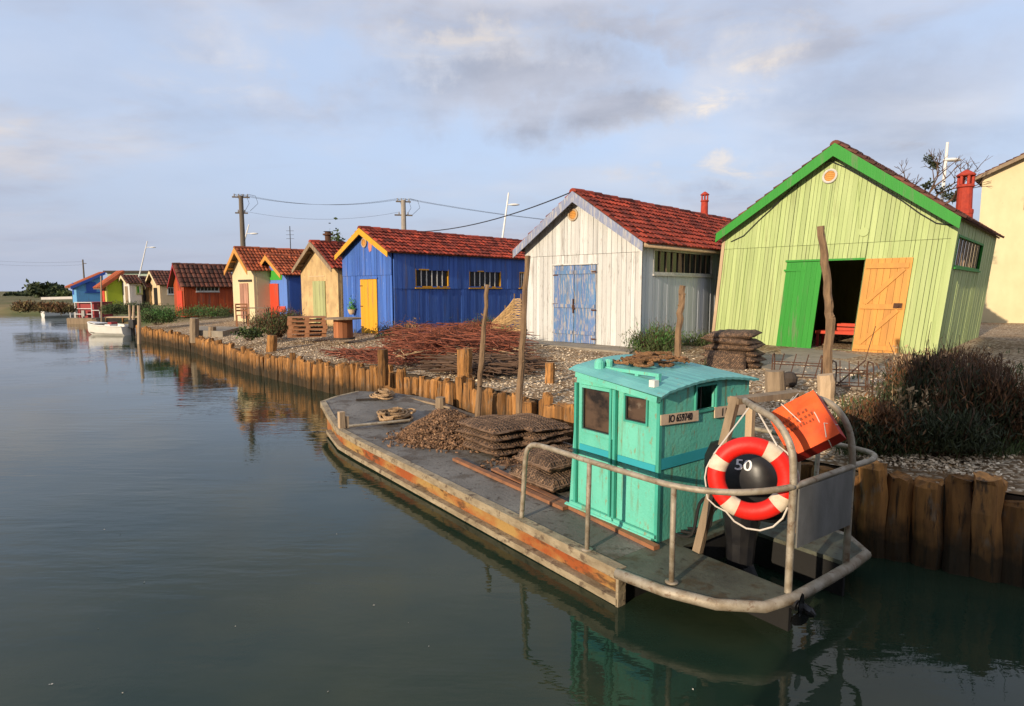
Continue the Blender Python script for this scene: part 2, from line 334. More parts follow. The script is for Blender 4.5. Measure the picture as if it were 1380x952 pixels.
def water_mat():
    m = bpy.data.materials.new('estuary_water'); m.use_nodes=True; nt=m.node_tree; nd=nt.nodes; lk=nt.links; b=nd['Principled BSDF']
    b.inputs['Base Color'].default_value=(.030,.046,.034,1); b.inputs['Roughness'].default_value=.02; b.inputs['IOR'].default_value=1.333; b.inputs['Specular IOR Level'].default_value=.5
    tc=nd.new('ShaderNodeTexCoord')
    def noi(scale, det, rot=0.):
        mp=nd.new('ShaderNodeMapping'); mp.inputs['Scale'].default_value=scale; mp.inputs['Rotation'].default_value=(0,0,rot); lk.new(tc.outputs['Object'], mp.inputs['Vector'])
        n=nd.new('ShaderNodeTexNoise'); n.inputs['Scale'].default_value=1; n.inputs['Detail'].default_value=det; n.inputs['Roughness'].default_value=.5; lk.new(mp.outputs[0], n.inputs['Vector']); return n.outputs['Fac']
    a=noi((1.3,5.5,1),3,.12); c=noi((.35,.5,1),2)
    patch=nd.new('ShaderNodeMapRange'); patch.inputs[1].default_value=.42; patch.inputs[2].default_value=.66; patch.inputs[3].default_value=.12; patch.inputs[4].default_value=1; lk.new(c, patch.inputs[0])
    mu=nd.new('ShaderNodeMath'); mu.operation='MULTIPLY'; lk.new(a,mu.inputs[0]); lk.new(patch.outputs[0],mu.inputs[1])
    f=noi((9,16,1),2,.4); ad=nd.new('ShaderNodeMath'); ad.operation='MULTIPLY_ADD'; ad.inputs[1].default_value=.10; lk.new(f,ad.inputs[0]); lk.new(mu.outputs[0],ad.inputs[2])
    bp=nd.new('ShaderNodeBump'); bp.inputs['Strength'].default_value=.5; bp.inputs['Distance'].default_value=.018; lk.new(ad.outputs[0],bp.inputs['Height']); lk.new(bp.outputs[0],b.inputs['Normal'])
    # silt clouds in the turbid water
    s=noi((.5,.8,1),4,.3); r=nd.new('ShaderNodeMapRange'); r.inputs[1].default_value=.4; r.inputs[2].default_value=.68; lk.new(s,r.inputs[0])
    x=nd.new('ShaderNodeMix'); x.data_type='RGBA'; x.inputs[6].default_value=(.013,.028,.018,1); x.inputs[7].default_value=(.034,.044,.023,1); lk.new(r.outputs[0],x.inputs[0]); lk.new(x.outputs[2],b.inputs['Base Color'])
    return m
ground_m = ground_mat(); shell_m = shell_mat(); water_m = water_mat()

# ------------------------------------------------------------------ the setting
A = Vector((.722, -.692, 0)).normalized(); B = Vector((-A.y, A.x, 0)); A_ANG = math.atan2(A.y, A.x)
def qz(y):
    return .80 if y < 13.5 else .80 + (.645-.80)*min(1, (y-13.5)/4.5)
qpix = [(1324,655,.8),(1172,634,.8),(742,539,.8),(573,505,.8),(420,483,.77),(340,474,.65),(262,453,.65),(186,440,.66)]
Q = [G(u, v, z) for u, v, z in qpix]
d0 = Vector((.80,-.6,0))
near_ext = [Q[0] + d0*40, Q[0] + d0*12, Q[0] + d0*4]
far_ext = [G(142,437,0), G(95,428,0), G(52,424.5,0), Vector((-95,80,0)), Vector((-300,150,0)), Vector((-900,260,0))]
def flat(p, z=0): return Vector((p.x, p.y, z))
line = [flat(p) for p in near_ext + Q] + [flat(p) for p in far_ext]
def resample(pts, step):
    out = [pts[0].copy()]
    for a, b in zip(pts, pts[1:]):
        n = max(1, int((b-a).length/step)); out += [a + (b-a)*(i/n) for i in range(1, n+1)]
    return out
quay_line = [flat(p) for p in [near_ext[2]] + Q]
def quay_x(y):
    for a, b in zip(quay_line, quay_line[1:]):
        if min(a.y,b.y) <= y <= max(a.y,b.y): return a.x + (b.x-a.x)*(y-a.y)/(b.y-a.y)
    return quay_line[0].x
def gz(t, x=0, y=0):
    """ground height at t metres behind the shore along B"""
    z = .76 - (.80-qz(y))*max(0,1-t/4.0) + .20*min(1, t/5.0) + .004*min(max(t-5,0), 60)
    return z + .035*(mnoise.noise(Vector((x*.7, y*.7, 0)))) + .015*mnoise.noise(Vector((x*3, y*3, 2)))
ts = [.02,.15,.3,.5,.75,1,1.3,1.7,2.1,2.6,3.2,3.9,4.7,5.6,6.6,7.8,9,10.5,12.5,15,19,25,35,60,120,300,900,2500]
rows = resample(line[0:3], 4)[:-1] + resample(line[2:11], .3)[:-1] + resample(line[10:14], 2)[:-1] + resample(line[13:], 60)
mb = MB(); sk = MB(); nT = len(ts)
for p in rows:
    natural = p.y > Q[-1].y + .5
    sk.v += [Vector((p.x, p.y, -.8)), Vector((p.x, p.y, (gz(.02, p.x, p.y) - .01) if not natural else -.26))]
    for t in ts:
        q = p + B*t
        z = gz(t, q.x, q.y) if t < 100 else 1.0
        if natural: z = (-.25 + .9*min(1, t/2.5)) + .35*min(1, max(0, t-2.5)/4) + .06*mnoise.noise(Vector((q.x*.5,q.y*.5,0))) if t < 100 else 1.0
        mb.v.append(Vector((q.x, q.y, z)))
w = nT
for i in range(len(rows)-1):
    sk.f.append([2*i, 2*i+1, 2*i+3, 2*i+2]); sk.m.append(0)
    for j in range(nT-1):
        mb.f.append([i*w+j, (i+1)*w+j, (i+1)*w+j+1, i*w+j+1]); mb.m.append(0)
struct(mb, 'ground', ground_m, smooth=True); struct(sk, 'earth_bank', mk('dark_gap_earth', (.05,.035,.022), (.03,.022,.015), .95, 0))  # bank earth darkened: shade of the gaps between piles put into its colour
mb = MB(); mb.add([(-3000,-60,0),(3000,-60,0),(3000,3000,0),(-3000,3000,0)], [(0,1,2,3)])
struct(mb, 'water', water_m)
mb = MB(); rr = random.Random(77)
for k in range(26):
    p = G(rr.uniform(40,1100), rr.uniform(520,940), .004); a = rr.uniform(0,6.28); q = rr.uniform(.004,.010); d = Vector((math.cos(a),math.sin(a),0))*q; e = Vector((-d.y,d.x,0))*.6
    mb.add([p-d, p+e+Vector((0,0,.003)), p+d, p-e], ((0,1,2,3),))
struct(mb, 'floating_flecks', mk('pale_floating_flecks', (.5,.47,.4), (.25,.2,.12), .7, .5), kind='stuff')
mb = MB(); mb.box(-80, 60, -90, -2.2, -1, .85); struct(mb, 'near_bank', ground_m)
# concrete apron slabs
def slab(pts, z, name='path'):
    m_ = MB(); m_.poly([flat(p, z-.25) for p in pts], (0,0,.25)); struct(m_, name, concrete)

# ------------------------------------------------------------------ quay piles
def pile_mesh(r, h, seed):
    m_ = MB(); rr = random.Random(seed); n = 11
    prof = [-.5, -.1, h*.3, h*.65, h*.94, h]
    offs = [(rr.uniform(-.012,.012), rr.uniform(-.012,.012)) for _ in prof]
    lump = [1+rr.uniform(-.17,.15) for _ in range(n)]
    for i, z in enumerate(prof):
        for j in range(n):
            a = 2*PI*j/n; q = r*lump[j]*(1.04 - .03*i)*(.9 if i == len(prof)-1 else 1)*(1+rr.uniform(-.03,.03))
            m_.v.append(Vector((q*math.cos(a)+offs[i][0], q*math.sin(a)+offs[i][1], z + (rr.uniform(-.03,.02) if i >= 5 else 0))))
    for i in range(len(prof)-1):
        for j in range(n): m_.f.append([i*n+j, i*n+(j+1)%n, (i+1)*n+(j+1)%n, (i+1)*n+j]); m_.m.append(0)
    m_.f.append([(len(prof)-1)*n+j for j in range(n)]); m_.m.append(0)
    return m_
protos = []
for k in range(14):
    protos.append(pile_mesh(R.uniform(.078,.118), .80+R.uniform(-.09,.09), 40+k))
pos = resample(quay_line, .01); acc = 0; last = pos[0]; need = 0; npile = 0; first = {}
for p in pos[1:]:
    acc += (p-last).length; last = p
    if acc < need: continue
    acc = 0; big = 1.22 if p.y < 7 else 1.0; need = R.uniform(.145,.20)*big
    k = R.randrange(14)
    if k not in first:
        o = protos[k].build('quay_pile', pile_mat); first[k] = o
    else:
        o = first[k].copy(); col.objects.link(o)
    o.location = (p.x + R.uniform(-.025,.025), p.y + R.uniform(-.025,.025), R.uniform(-.03,.03) - (.80-qz(p.y)))
    o.rotation_euler = (R.uniform(-.045,.045), R.uniform(-.045,.045), R.uniform(0,6.28))
    s_ = R.uniform(.95,1.15)*big; o.scale = (s_, s_, R.uniform(.95,1.05))
    u, v = proj(Vector((p.x,p.y,.5)))
    lab = ('dark shaded timber pile in the quay wall beyond the boat stern' if u > 1080 else
           'timber pile in the quay wall close behind the moored work boat' if u > 500 else
           'sunlit brown timber pile in the quay wall between boat bow and small white boat')
    tag(o, lab, 'pile', 'round timber piles forming the quay wall'); npile += 1
# posts standing proud of the quay
def post(u0, v0, u1, v1, r, label, z0=None, mat=None, name='mooring_post'):
    base = G(u0, v0, z0 if z0 is not None else .82); top = D(u1, v1, base.y)
    d = top - base; m_ = MB(); n = 6
    pts = [(base - d.normalized()*.3) - base] + [d*(i/4) + Vector((R.uniform(-.008,.008),R.uniform(-.008,.008),0)) for i in range(5)]
    m_.tube(pts, [r*1.02,r*1.02,r,r*.98,r*1.0,r*.93], 10, jit=.05)
    o = m_.build(name, mat or pile_mat, loc=base); tag(o, label, 'post', 'short posts standing on the quay')
post(516,500,516,471,.11,'short round post on the quay edge above the rope coil')
post(626,511,626,471,.15,'thick round post with pale top beside the red brushwood')
post(741,516,741,489,.09,'small stubby post in the white shells below the white shed')
post(366,470,367,452,.15,'leaning stump post on the quay in front of the pallet stack', z0=.72)
post(262,452,262,429,.17,'square weathered post on the quay before the orange shed', z0=.70, mat=weath_wood)
post(286,452,286,440,.15,'low stump post beside a concrete pad near the orange shed', z0=.70, mat=weath_wood)
post(1045,545,1045,500,.14,'square brown post stump behind the boat cabin', mat=weath_wood)
post(1114,545,1113,505,.12,'short pale stake at the foot of the tall bark pole', mat=pale_wood)

# tall crooked poles
def bark_pole(pts, r0, r1, label, mat=stick_mat):
    base = pts[0]; m_ = MB(); P = []
    for a, b in zip(pts, pts[1:]):
        for i in range(6): P.append(a + (b-a)*(i/6) + Vector((R.uniform(-.012,.012), R.uniform(-.012,.012), 0)))
    P.append(pts[-1]); n = len(P)
    m_.tube([p-base for p in P], [r0+(r1-r0)*i/(n-1) for i in range(n)], 8, jit=.14)
    for k in range(4):
        i = R.randrange(3, n-2); q = P[i]-base; a = R.uniform(0,6.28)
        m_.tube([q, q+Vector((math.cos(a)*.07, math.sin(a)*.07, .05))], [.022,.012], 5)
    tag(m_.build('bark_pole', mat, loc=base), label, 'pole', 'tall crooked poles along the quay')
bark_pole([D(643,575,10.0), D(650,470,10.05), D(657,384,10.1)], .052, .032, 'thin crooked pole rising in front of the long blue shed')
bark_pole([D(698,590,9.2), D(704,470,9.3), D(711,345,9.4)], .058, .04, 'tall crooked bark pole at the left corner of the white shed')
bark_pole([D(910,520,11), D(916,430,11), D(920,385,11)], .062, .055, 'short knobbly pole before the white shed side wall')
bark_pole([D(1114,545,9.0), D(1118,430,9.0), D(1115,380,9.0), D(1106,305,9.0)], .068, .052, 'thick crooked pole in front of the pale green shed door')

# ------------------------------------------------------------------ shed construction
class Shed:
    def __init__(s, name, label, cat, uL, vL, uR, v_eave, v_peak, u_end=None, Ln=None, z0=.95, ang=A_ANG, lean=0.0, group=None, u_peak=None, of=.28):
        s.a = Vector((math.cos(ang), math.sin(ang), 0)); s.b = Vector((-s.a.y, s.a.x, 0))
        s.P = G(uL, vL, z0); s.W = along(s.P, s.a, uR); s.PR = s.P + s.a*s.W
        s.lean = lean; s.ang = ang
        s.he = z_at(s.PR, v_eave) - z0 
        s.hr = z_at(s.P + s.a*(s.W/2) - s.b*of, v_peak) - z0
        s.L = Ln or along(s.PR, s.b, u_end)
        s.xr = s.W/2
        s.o = thing(name, label, cat, s.P, ang, group)
    def fit_roof(s, peak, tl, tr, of, W=None):
        (xp, zp), (xl, zl), (xr_, zr) = [s.front(u, v, -of) for u, v in (peak, tl, tr)]
        sl = ((zp-zl)/(xp-xl) + (zp-zr)/(xr_-xp))/2
        s.hr = zp - .06; s.he = s.hr - sl*s.xr; s.oh = max(.08, (xr_-xl)/2 - s.xr - .03); s.of = of
    def xf(s, v): return Vector((v.x + s.lean*v.z, v.y, v.z))
    def mb(s): return MB(s.xf if s.lean else None)
    def local(s, p): q = p - s.P; return Vector((q.dot(s.a), q.dot(s.b), q.z))
    def front(s, u, v, y=0.0):
        """picture pixel -> (x, z) on the plane local y = y"""
        d = ray(u, v); o_ = s.P + s.b*y; t = (o_ - CAM).dot(s.b)/d.dot(s.b); q = s.local(CAM + d*t); return q.x - s.lean*q.z, q.z
    def side(s, u, v, x=None):
        d = ray(u, v); x = s.W if x is None else x
        # plane x - lean*z = x0
        nrm = s.a - Vector((0,0,s.lean)); o_ = s.P + s.a*x
        t = (o_ - CAM).dot(nrm)/d.dot(nrm); q = s.local(CAM + d*t); return q.y, q.z
    def top(s, x): return s.he + (s.hr - s.he)*(1 - abs(x - s.xr)/s.xr)

def boards(mb, x0, x1, zb, ztop, holes, bw, T, th=.025, split=None, gap=.006, rag=.0, breaks=()):
    """upright boards filling x0..x1; T maps (x, depth, z) to local space; holes = (xa, xb, za, zb)"""
    edges = [x0]
    while edges[-1] < x1 - bw*.6: edges.append(edges[-1] + bw*R.uniform(.74,1.26))
    if x1 - edges[-1] < bw*.5: edges[-1] = x1
    else: edges.append(x1)
    cuts = sorted(set([round(e,4) for e in edges] + [round(h[i],4) for h in holes for i in (0,1) if x0 < h[i] < x1] + [round(b,4) for b in breaks if x0<b<x1]))
    for xa, xb in zip(cuts, cuts[1:]):
        if xb - xa < .012: continue
        mid = (xa+xb)/2; spans = [(zb - R.uniform(0,rag), None)]
        segs = []; lo = zb - R.uniform(0,rag)
        for h in sorted([h for h in holes if h[0]-1e-3 <= mid <= h[1]+1e-3], key=lambda h: h[2]):
            if h[2] > lo: segs.append((lo, h[2]))
            lo = h[3]
        segs.append((lo, None))
        out = []
        for a_, b_ in segs:
            if split and a_ < split - .05 and (b_ is None or b_ > split + .05):
                out.append((a_, split-.004, 0.)); out.append((split+.004, b_, .012))
            else: out.append((a_, b_, .012 if split and a_ >= split else 0.))
        for a_, b_, off in out:
            dj = off + R.uniform(0,.010); g = gap/2*R.uniform(.5,2.2)
            ta = ztop(xa) if b_ is None else b_; tb_ = ztop(xb) if b_ is None else b_
            if min(ta, tb_) - a_ < .02: continue
            f0, f1 = -dj - th, 0.0
            vs = [T(xa+g,f0,a_),T(xb-g,f0,a_),T(xb-g,f1,a_),T(xa+g,f1,a_),T(xa+g,f0,ta),T(xb-g,f0,tb_),T(xb-g,f1,tb_),T(xa+g,f1,ta)]
            mb.add(vs, ((0,3,2,1),(4,5,6,7),(0,1,5,4),(1,2,6,5),(2,3,7,6),(3,0,4,7)))

def plain_wall(mb, x0, x1, zb, ztop, holes, T, th=.12, breaks=()):
    cuts = sorted(set([x0, x1] + [h[i] for h in holes for i in (0,1)] + [b for b in breaks if x0 < b < x1]))
    for xa, xb in zip(cuts, cuts[1:]):
        mid = (xa+xb)/2; lo = zb
        segs = []
        for h in sorted([h for h in holes if h[0] <= mid <= h[1]], key=lambda h: h[2]):
            if h[2] > lo: segs.append((lo, h[2]))
            lo = h[3]
        segs.append((lo, None))
        for a_, b_ in segs:
            ta = ztop(xa) if b_ is None else b_; tb_ = ztop(xb) if b_ is None else b_
            vs = [T(xa,-.012,a_),T(xb,-.012,a_),T(xb,th,a_),T(xa,th,a_),T(xa,-.012,ta),T(xb,-.012,tb_),T(xb,th,tb_),T(xa,th,ta)]
            mb.add(vs, ((0,3,2,1),(4,5,6,7),(0,1,5,4),(1,2,6,5),(2,3,7,6),(3,0,4,7)))

def walls(s, mf, ms=None, style='boards', holes_f=(), holes_r=(), bw=.16, split_f=None, split_r=None, zb=-.25, back=True, style_r=None):
    ms = ms or mf
    W, Ln = s.W, s.L
    cut = lambda x: s.top(x) - .02
    TF = lambda x, d, z: (x, d, z)
    TR = lambda x, d, z: (W - d, x, z)
    TL = lambda x, d, z: (d, x, z)
    TB = lambda x, d, z: (x, Ln - d, z)
    he = lambda x: s.he - .02
    for T, x1, tp, hl, m_, sp, nm, st in ((TF, W, cut, holes_f, mf, split_f, 'front_wall', style), (TR, Ln, he, holes_r, ms, split_r, 'side_wall', style_r or style), (TL, Ln, he, (), ms, None, 'side_wall', style), (TB, W, cut, (), ms, None, 'back_wall', 'plain')):
        mb = s.mb()
        br = (s.xr,) if T in (TF, TB) else ()
        e = .026 if T in (TR,TL) and st == 'boards' else 0.0
        if st == 'boards': boards(mb, 0+ (0 if T is TF else .03), x1 - (0 if T is TF else .0), zb, tp, list(hl), bw, T, split=sp, breaks=br)
        else: plain_wall(mb, 0 if T in (TF,TB) else .125, x1 if T in (TF,TB) else x1-.125, zb, tp, list(hl), T, breaks=br)
        mb.build(nm, m_, s.o)
    # near-black backing added so no light leaks through the board gaps
    if style == 'boards':
        mb = s.mb()
        plain_wall(mb, .05, W-.05, zb, lambda x: cut(x)-.05, [(h[0]-.0,h[1]+.0,h[2],h[3]) for h in holes_f], lambda x,d,z: (x, d*.2+.012, z), breaks=(s.xr,))
        plain_wall(mb, .1, Ln-.13, zb, lambda x: he(x)-.05, list(holes_r), lambda x,d,z: (W-.012-d*.2, x, z))
        plain_wall(mb, .1, Ln-.13, zb, lambda x: he(x)-.05, [], lambda x,d,z: (.012+d*.2, x, z))
        mb.build('dark_gap_backing', dark_in, s.o)

def roof(s, tm, of=.28, oh=.22, pitch=.175, course=.28, barge=None, bw=.2, bth=.035, ridge=True, back_of=.15, um=None, gut=None, rafters=0):
    W, Ln, xr = s.W, s.L, s.xr
    y0, y1 = -of, Ln + back_of
    mt = s.mb(); md = s.mb()
    sl = (s.hr - s.he)/xr
    for sgn in (-1, 1):
        xe = xr + sgn*(xr + oh); run = xr + oh; ze = s.hr - sl*run
        Ls = math.hypot(run, run*sl); ux, uz = sgn*run/Ls, -sl*run/Ls      # down-slope unit
        nx, nz = sgn*(sl*run)/Ls, run/Ls                                   # normal
        P = lambda q, y, h: Vector((xr + ux*q + nx*h, y, s.hr + uz*q + nz*h))
        md.add([P(0,y0,0),P(Ls,y0,0),P(Ls,y1,0),P(0,y1,0),P(0,y0,.045),P(Ls,y0,.045),P(Ls,y1,.045),P(0,y1,.045)], ((0,1,2,3),(7,6,5,4),(0,4,5,1),(1,5,6,2),(2,6,7,3),(3,7,4,0)))
        nc = max(2, round((y1-y0)/pitch)); pw = (y1-y0)/nc; nr = max(2, math.ceil(Ls/course)); cl = (Ls+.05)/nr
        for j in range(nc):
            yc = y0 + (j+.5)*pw
            for i in range(nr):
                q0 = i*cl - .03; q1 = (i+1)*cl + .03; yj = yc + R.uniform(-.012,.012); hh = R.uniform(-.006,.008); tw = R.uniform(-.012,.012)
                vs = []; n = 5
                for q, r_, h0 in ((q0, pw*.40, .035), (q1, pw*.50, .065)):
                    for k in range(n+1):
                        a = PI*k/n; vs.append(P(q, yj + (tw if q == q1 else 0) + math.cos(a)*r_, h0 + hh + math.sin(a)*r_*.72))
                mt.add(vs, [[k, k+1, n+2+k, n+1+k] for k in range(n)] + [[n+1+k for k in range(n+1)]])
    if ridge:
        k_ = max(2, round((y1-y0)/.4))
        for i in range(k_):
            ya = y0 + (y1-y0)*i/k_ - .02; yb = y0 + (y1-y0)*(i+1)/k_ + .02; vs = []; n = 6; jz = R.uniform(-.01,.012)
            for y, r_ in ((ya,.105),(yb,.125)):
                for k in range(n+1):
                    a = PI*k/n; vs.append(Vector((xr + math.cos(a)*r_*1.15, y, s.hr + .02 + jz + math.sin(a)*r_)))
            mt.add(vs, [[k, k+1, n+2+k, n+1+k] for k in range(n)] + [list(range(n,-1,-1))])
    rf = md.build('roof', um or soffit, s.o)
    mt.build('roof_tiles', tm, rf)
    if barge:
        for sgn in (-1, 1):
            mb = s.mb(); run = xr + oh + .03
            # upright board under the roof verge, following the slope
            x1 = xr + sgn*run; z1 = s.hr - sl*run; up = .05; dn = bw
            if sgn < 0: pts = [(xr, s.hr+up), (x1, z1+up), (x1, z1-dn*.75), (xr, s.hr-dn)]
            else: pts = [(xr, s.hr+up), (xr, s.hr-dn), (x1, z1-dn*.75), (x1, z1+up)]
            mb.poly([(x, y0 - bth, z) for x, z in pts], (0, bth-.003, 0))
            mb.build('barge_board', barge, s.o)
    if rafters:
        for k in range(rafters):
            for sgn in (-1, 1):
                f = (k+.6)/rafters; x = xr + sgn*xr*f; z = s.hr - sl*xr*f
                mb = s.mb(); mb.box(x-.04, x+.04, y0+.003, -.045, z-.10, z-.012); mb.build('purlin_end', barge or weath_wood, s.o)
    if gut:
        for sgn in (1,):
            mb = s.mb(); xe = xr + sgn*(xr+oh); ze = s.hr - sl*(xr+oh)
            mb.tube([(xe+.04*sgn, y0+.04, ze-.03), (xe+.04*sgn, y1, ze-.05)], .055, 8); mb.build('gutter', gut, s.o, smooth=True)

def plank_door(s, xa, xb, za, zb, m, n=4, y=-.045, th=.035, frame=None, fw=.05, name='door', ledges=(), lm=None, hinge=None):
    mb = s.mb(); w_ = (xb-xa)/n
    for i in range(n): mb.box(xa+i*w_+.003, xa+(i+1)*w_-.003, y-th-R.uniform(0,.004), y, za+R.uniform(0,.012), zb-R.uniform(0,.01))
    d = mb.build(name, m, s.o)
    if ledges:
        for zl in ledges:
            mb = s.mb(); mb.box(xa+.02, xb-.02, y-th-.03, y-th-.005, zl-.05, zl+.05); mb.build('ledge', lm or m, d)
    if frame:
        mb = s.mb()
        mb.box(xa-fw, xa-.004, y-.03, .03, za, zb+fw); mb.box(xb+.004, xb+fw, y-.03, .03, za, zb+fw); mb.box(xa-fw+.001, xb+fw-.001, y-.028, .03, zb+.004, zb+fw-.001)
        mb.build('door_frame', frame, s.o)
    if hinge:
        for zz in (za+(zb-za)*.12, za+(zb-za)*.5, za+(zb-za)*.88):
            mb = s.mb(); mb.box(xa-.02, xa+.16, y-th-.014, y-th-.006, zz-.015, zz+.015); mb.build('hinge', hinge, d)
    return d
def side_window(s, ya, yb, za, zb, frame, bars=6, bm=None, fw=.05, sill=True, glass=glass_dark):
    W = s.W
    mb = s.mb(); o = .03
    mb.box(W-.03, W+o+.012, ya-fw, ya, za-fw, zb+fw); mb.box(W-.03, W+o+.012, yb, yb+fw, za-fw, zb+fw)
    mb.box(W-.03, W+o+.010, ya+.001, yb-.001, zb, zb+fw-.001); mb.box(W-.03, W+o+.010, ya+.001, yb-.001, za-fw+.001, za)
    if sill: mb.box(W-.02, W+o+.05, ya-fw-.02, yb+fw+.02, za-fw-.045, za-fw-.002)
    f = mb.build('window', frame, s.o)
    mb = s.mb(); mb.box(W-.028, W-.02, ya, yb, za, zb); mb.build('pane', glass, f)
    if bars:
        for k in range(1, bars):
            mb = MB(s.xf if s.lean else None); y = ya + (yb-ya)*k/bars; mb.box(W-.012, W+.014, y-.016, y+.016, za+.001, zb-.001); mb.build('window_bar', bm or frame, f)
    return f
def vent(s, x, z, r=.15, m=pale_wood, y=-.04):
    mb = s.mb()
    Mx = Matrix.Rotation(PI/2, 4, 'X')
    mb.lathe([(r*.72,-.0),(r,.0),(r,.035),(r*.86,.045),(r*.72,.035),(r*.72,.0)], 20, (x, y, z), Mx, cap=False)
    v = mb.build('gable_vent', m, s.o)
    mb = s.mb(); mb.lathe([(r*.70,.005),(r*.70,.014)], 20, (x, y, z), Mx)
    for k in range(-2, 3): mb.box(x - r*.6, x + r*.6, y-.028, y-.016, z+k*r*.26-.012, z+k*r*.26+.006)
    mb.build('vent_grille', raw_orange_wood, v)
def chimney_pot(s, u, v_top, v_base, label_r=.1, crown=True):
    """round red clay chimney on the ridge side; position from picture"""
    pass

def cable(pts, r, parent=None, name='cable', m=None, n=5, sag=0.0, seg=14):
    mb = MB(); a, b = Vector(pts[0]), Vector(pts[-1])
    if len(pts) == 2: P = [a + (b-a)*(i/seg) - Vector((0,0,sag*4*(i/seg)*(1-i/seg))) for i in range(seg+1)]
    else: P = [Vector(p) for p in pts]
    mb.tube(P, r, n); return mb.build(name, m or wire_mat, parent)

# ================= pale green leaning shed
g = Shed('pale_green_shed', 'large leaning pale green plank shed with bright green gable boards and orange door', 'shed', 960, 462, 1258, 315, 197, Ln=7.0, lean=.085, of=.30)
# re-measure eaves and ridge with the lean taken out
g.xr = g.W/2; g.fit_roof((1113,194), (966,313), (1293,291), .33)
xa0, zt0 = g.front(1061, 352); xb0, zt1 = g.front(1166, 350)
xa1, zb0 = g.front(1047, 485); 
hole = (xa0+.03, xb0, .03, (zt0+zt1)/2 - .02)
wy0, wz1 = g.side(1290, 318); wy1, _ = g.side(1324, 326); _, wz0 = g.side(1288, 358)
walls(g, green_boards, style='boards', holes_f=[hole], holes_r=[(wy0, wy1, wz0, wz1)], bw=.105, split_f=hole[3]+.42, split_r=None, zb=-.45)
roof(g, tile_dark, of=.30, oh=g.oh, barge=bright_green, bw=.26, rafters=2)
vx, vz = g.front(1119.5, 238); vent(g, vx, vz, .18, white_frame, y=-.05)
# closed green leaf, standing a little open at its free edge
mb = g.mb(); n = 7; lw = (hole[1]-hole[0])*.50
for i in range(n):
    x0_ = hole[0] + lw*i/n; yo = -.06 - .07*i/n
    mb.box(x0_+.003, x0_+lw/n-.003, yo-.035, yo, .0+R.uniform(0,.02), hole[3]-.015)
gd = mb.build('green_door', bright_green, g.o)
mb = g.mb(); mb.box(hole[0]-.04, hole[0]+.5, -.13, -.105, hole[3]-.25, hole[3]-.20); mb.build('strap_hinge', bright_green, gd)
# orange leaf folded back flat on the wall: inner side shows ledges and braces
ow = lw*1.08; ox = hole[1] + .04
mb = g.mb(); n = 7
for i in range(n): mb.box(ox+ow*i/n+.003, ox+ow*(i+1)/n-.003, -.105, -.065-R.uniform(0,.003), -.02+R.uniform(0,.03), hole[3]+.02)
od = mb.build('orange_door', raw_orange_wood, g.o)
zt = hole[3]
for zz in (zt-.16, zt*.50, .14):
    mb = g.mb(); mb.box(ox+.03, ox+ow-.05, -.14, -.107, zz-.06, zz+.06); mb.build('ledge', raw_orange_wood, od)
for za_, zb_ in ((zt*.50+.07, zt-.23), (.21, zt*.50-.07)):
    mb = g.mb(); mb.bar((ox+.12, -.125, za_), (ox+ow-.14, -.125, zb_), .03, .10, up=Vector((0,1,0)).cross(Vector((1,0,1)).normalized())); mb.build('brace', raw_orange_wood, od)
mb = g.mb(); mb.box(ox+ow-.24, ox+ow-.06, -.155, -.142, zt*.50-.03, zt*.50+.09); mb.tube([(ox+ow-.14,-.19,zt*.5+.02),(ox+ow-.14,-.14,zt*.5+.02)], .025, 8); mb.build('door_lock', rust_iron, od)
mb = g.mb(); mb.box(ox-.01, ox+ow+.02, -.112, -.062, -.16, -.03); mb.build('rotten_foot_board', dark_wood, od)
# lintel strip and corner boards
mb = g.mb(); mb.box(hole[0]-.05, hole[1]+.02, -.075, -.045, zt+.002, zt+.05); mb.build('door_lintel', bright_green, g.o)
mb = g.mb(); mb.box(-.03, .06, -.06, -.047, -.3, g.he-.1); mb.build('corner_board', pale_wood, g.o)
mb = g.mb(); mb.box(g.W-.05, g.W+.055, -.055, -.047, -.4, g.he-.1); mb.build('corner_board', green_boards, g.o)
# barred side window
side_window(g, wy0+.03, wy1, wz0, wz1-.02, bright_green, bars=8, bm=pale_wood)
# slack cable under the gable boards
cp = [g.front(u, v, -.07) for u, v in ((985,326),(1002,318),(1022,298),(1050,272),(1078,244),(1100,224),(1119,217),(1140,226),(1165,240),(1190,255),(1215,270),(1240,288),(1262,301),(1285,304))]
mb = g.mb(); mb.tube([(x, -.075, z) for x, z in cp], .012, 5); mb.build('slack_cable', wire_mat, g.o)
jx, jz = g.front(1165, 313); mb = g.mb(); mb.lathe([(.11,0),(.11,.02)], 14, (jx,-.045,jz), Matrix.Rotation(PI/2,4,'X')); mb.build('round_cover', green_boards, g.o)
mb = g.mb(); x_, z_ = g.front(1158, 245); x2_, z2_ = g.front(1158, 308); mb.tube([(x_,-.05,z_),(x2_,-.05,z2_)], .009, 5); mb.build('conduit', green_boards, g.o)
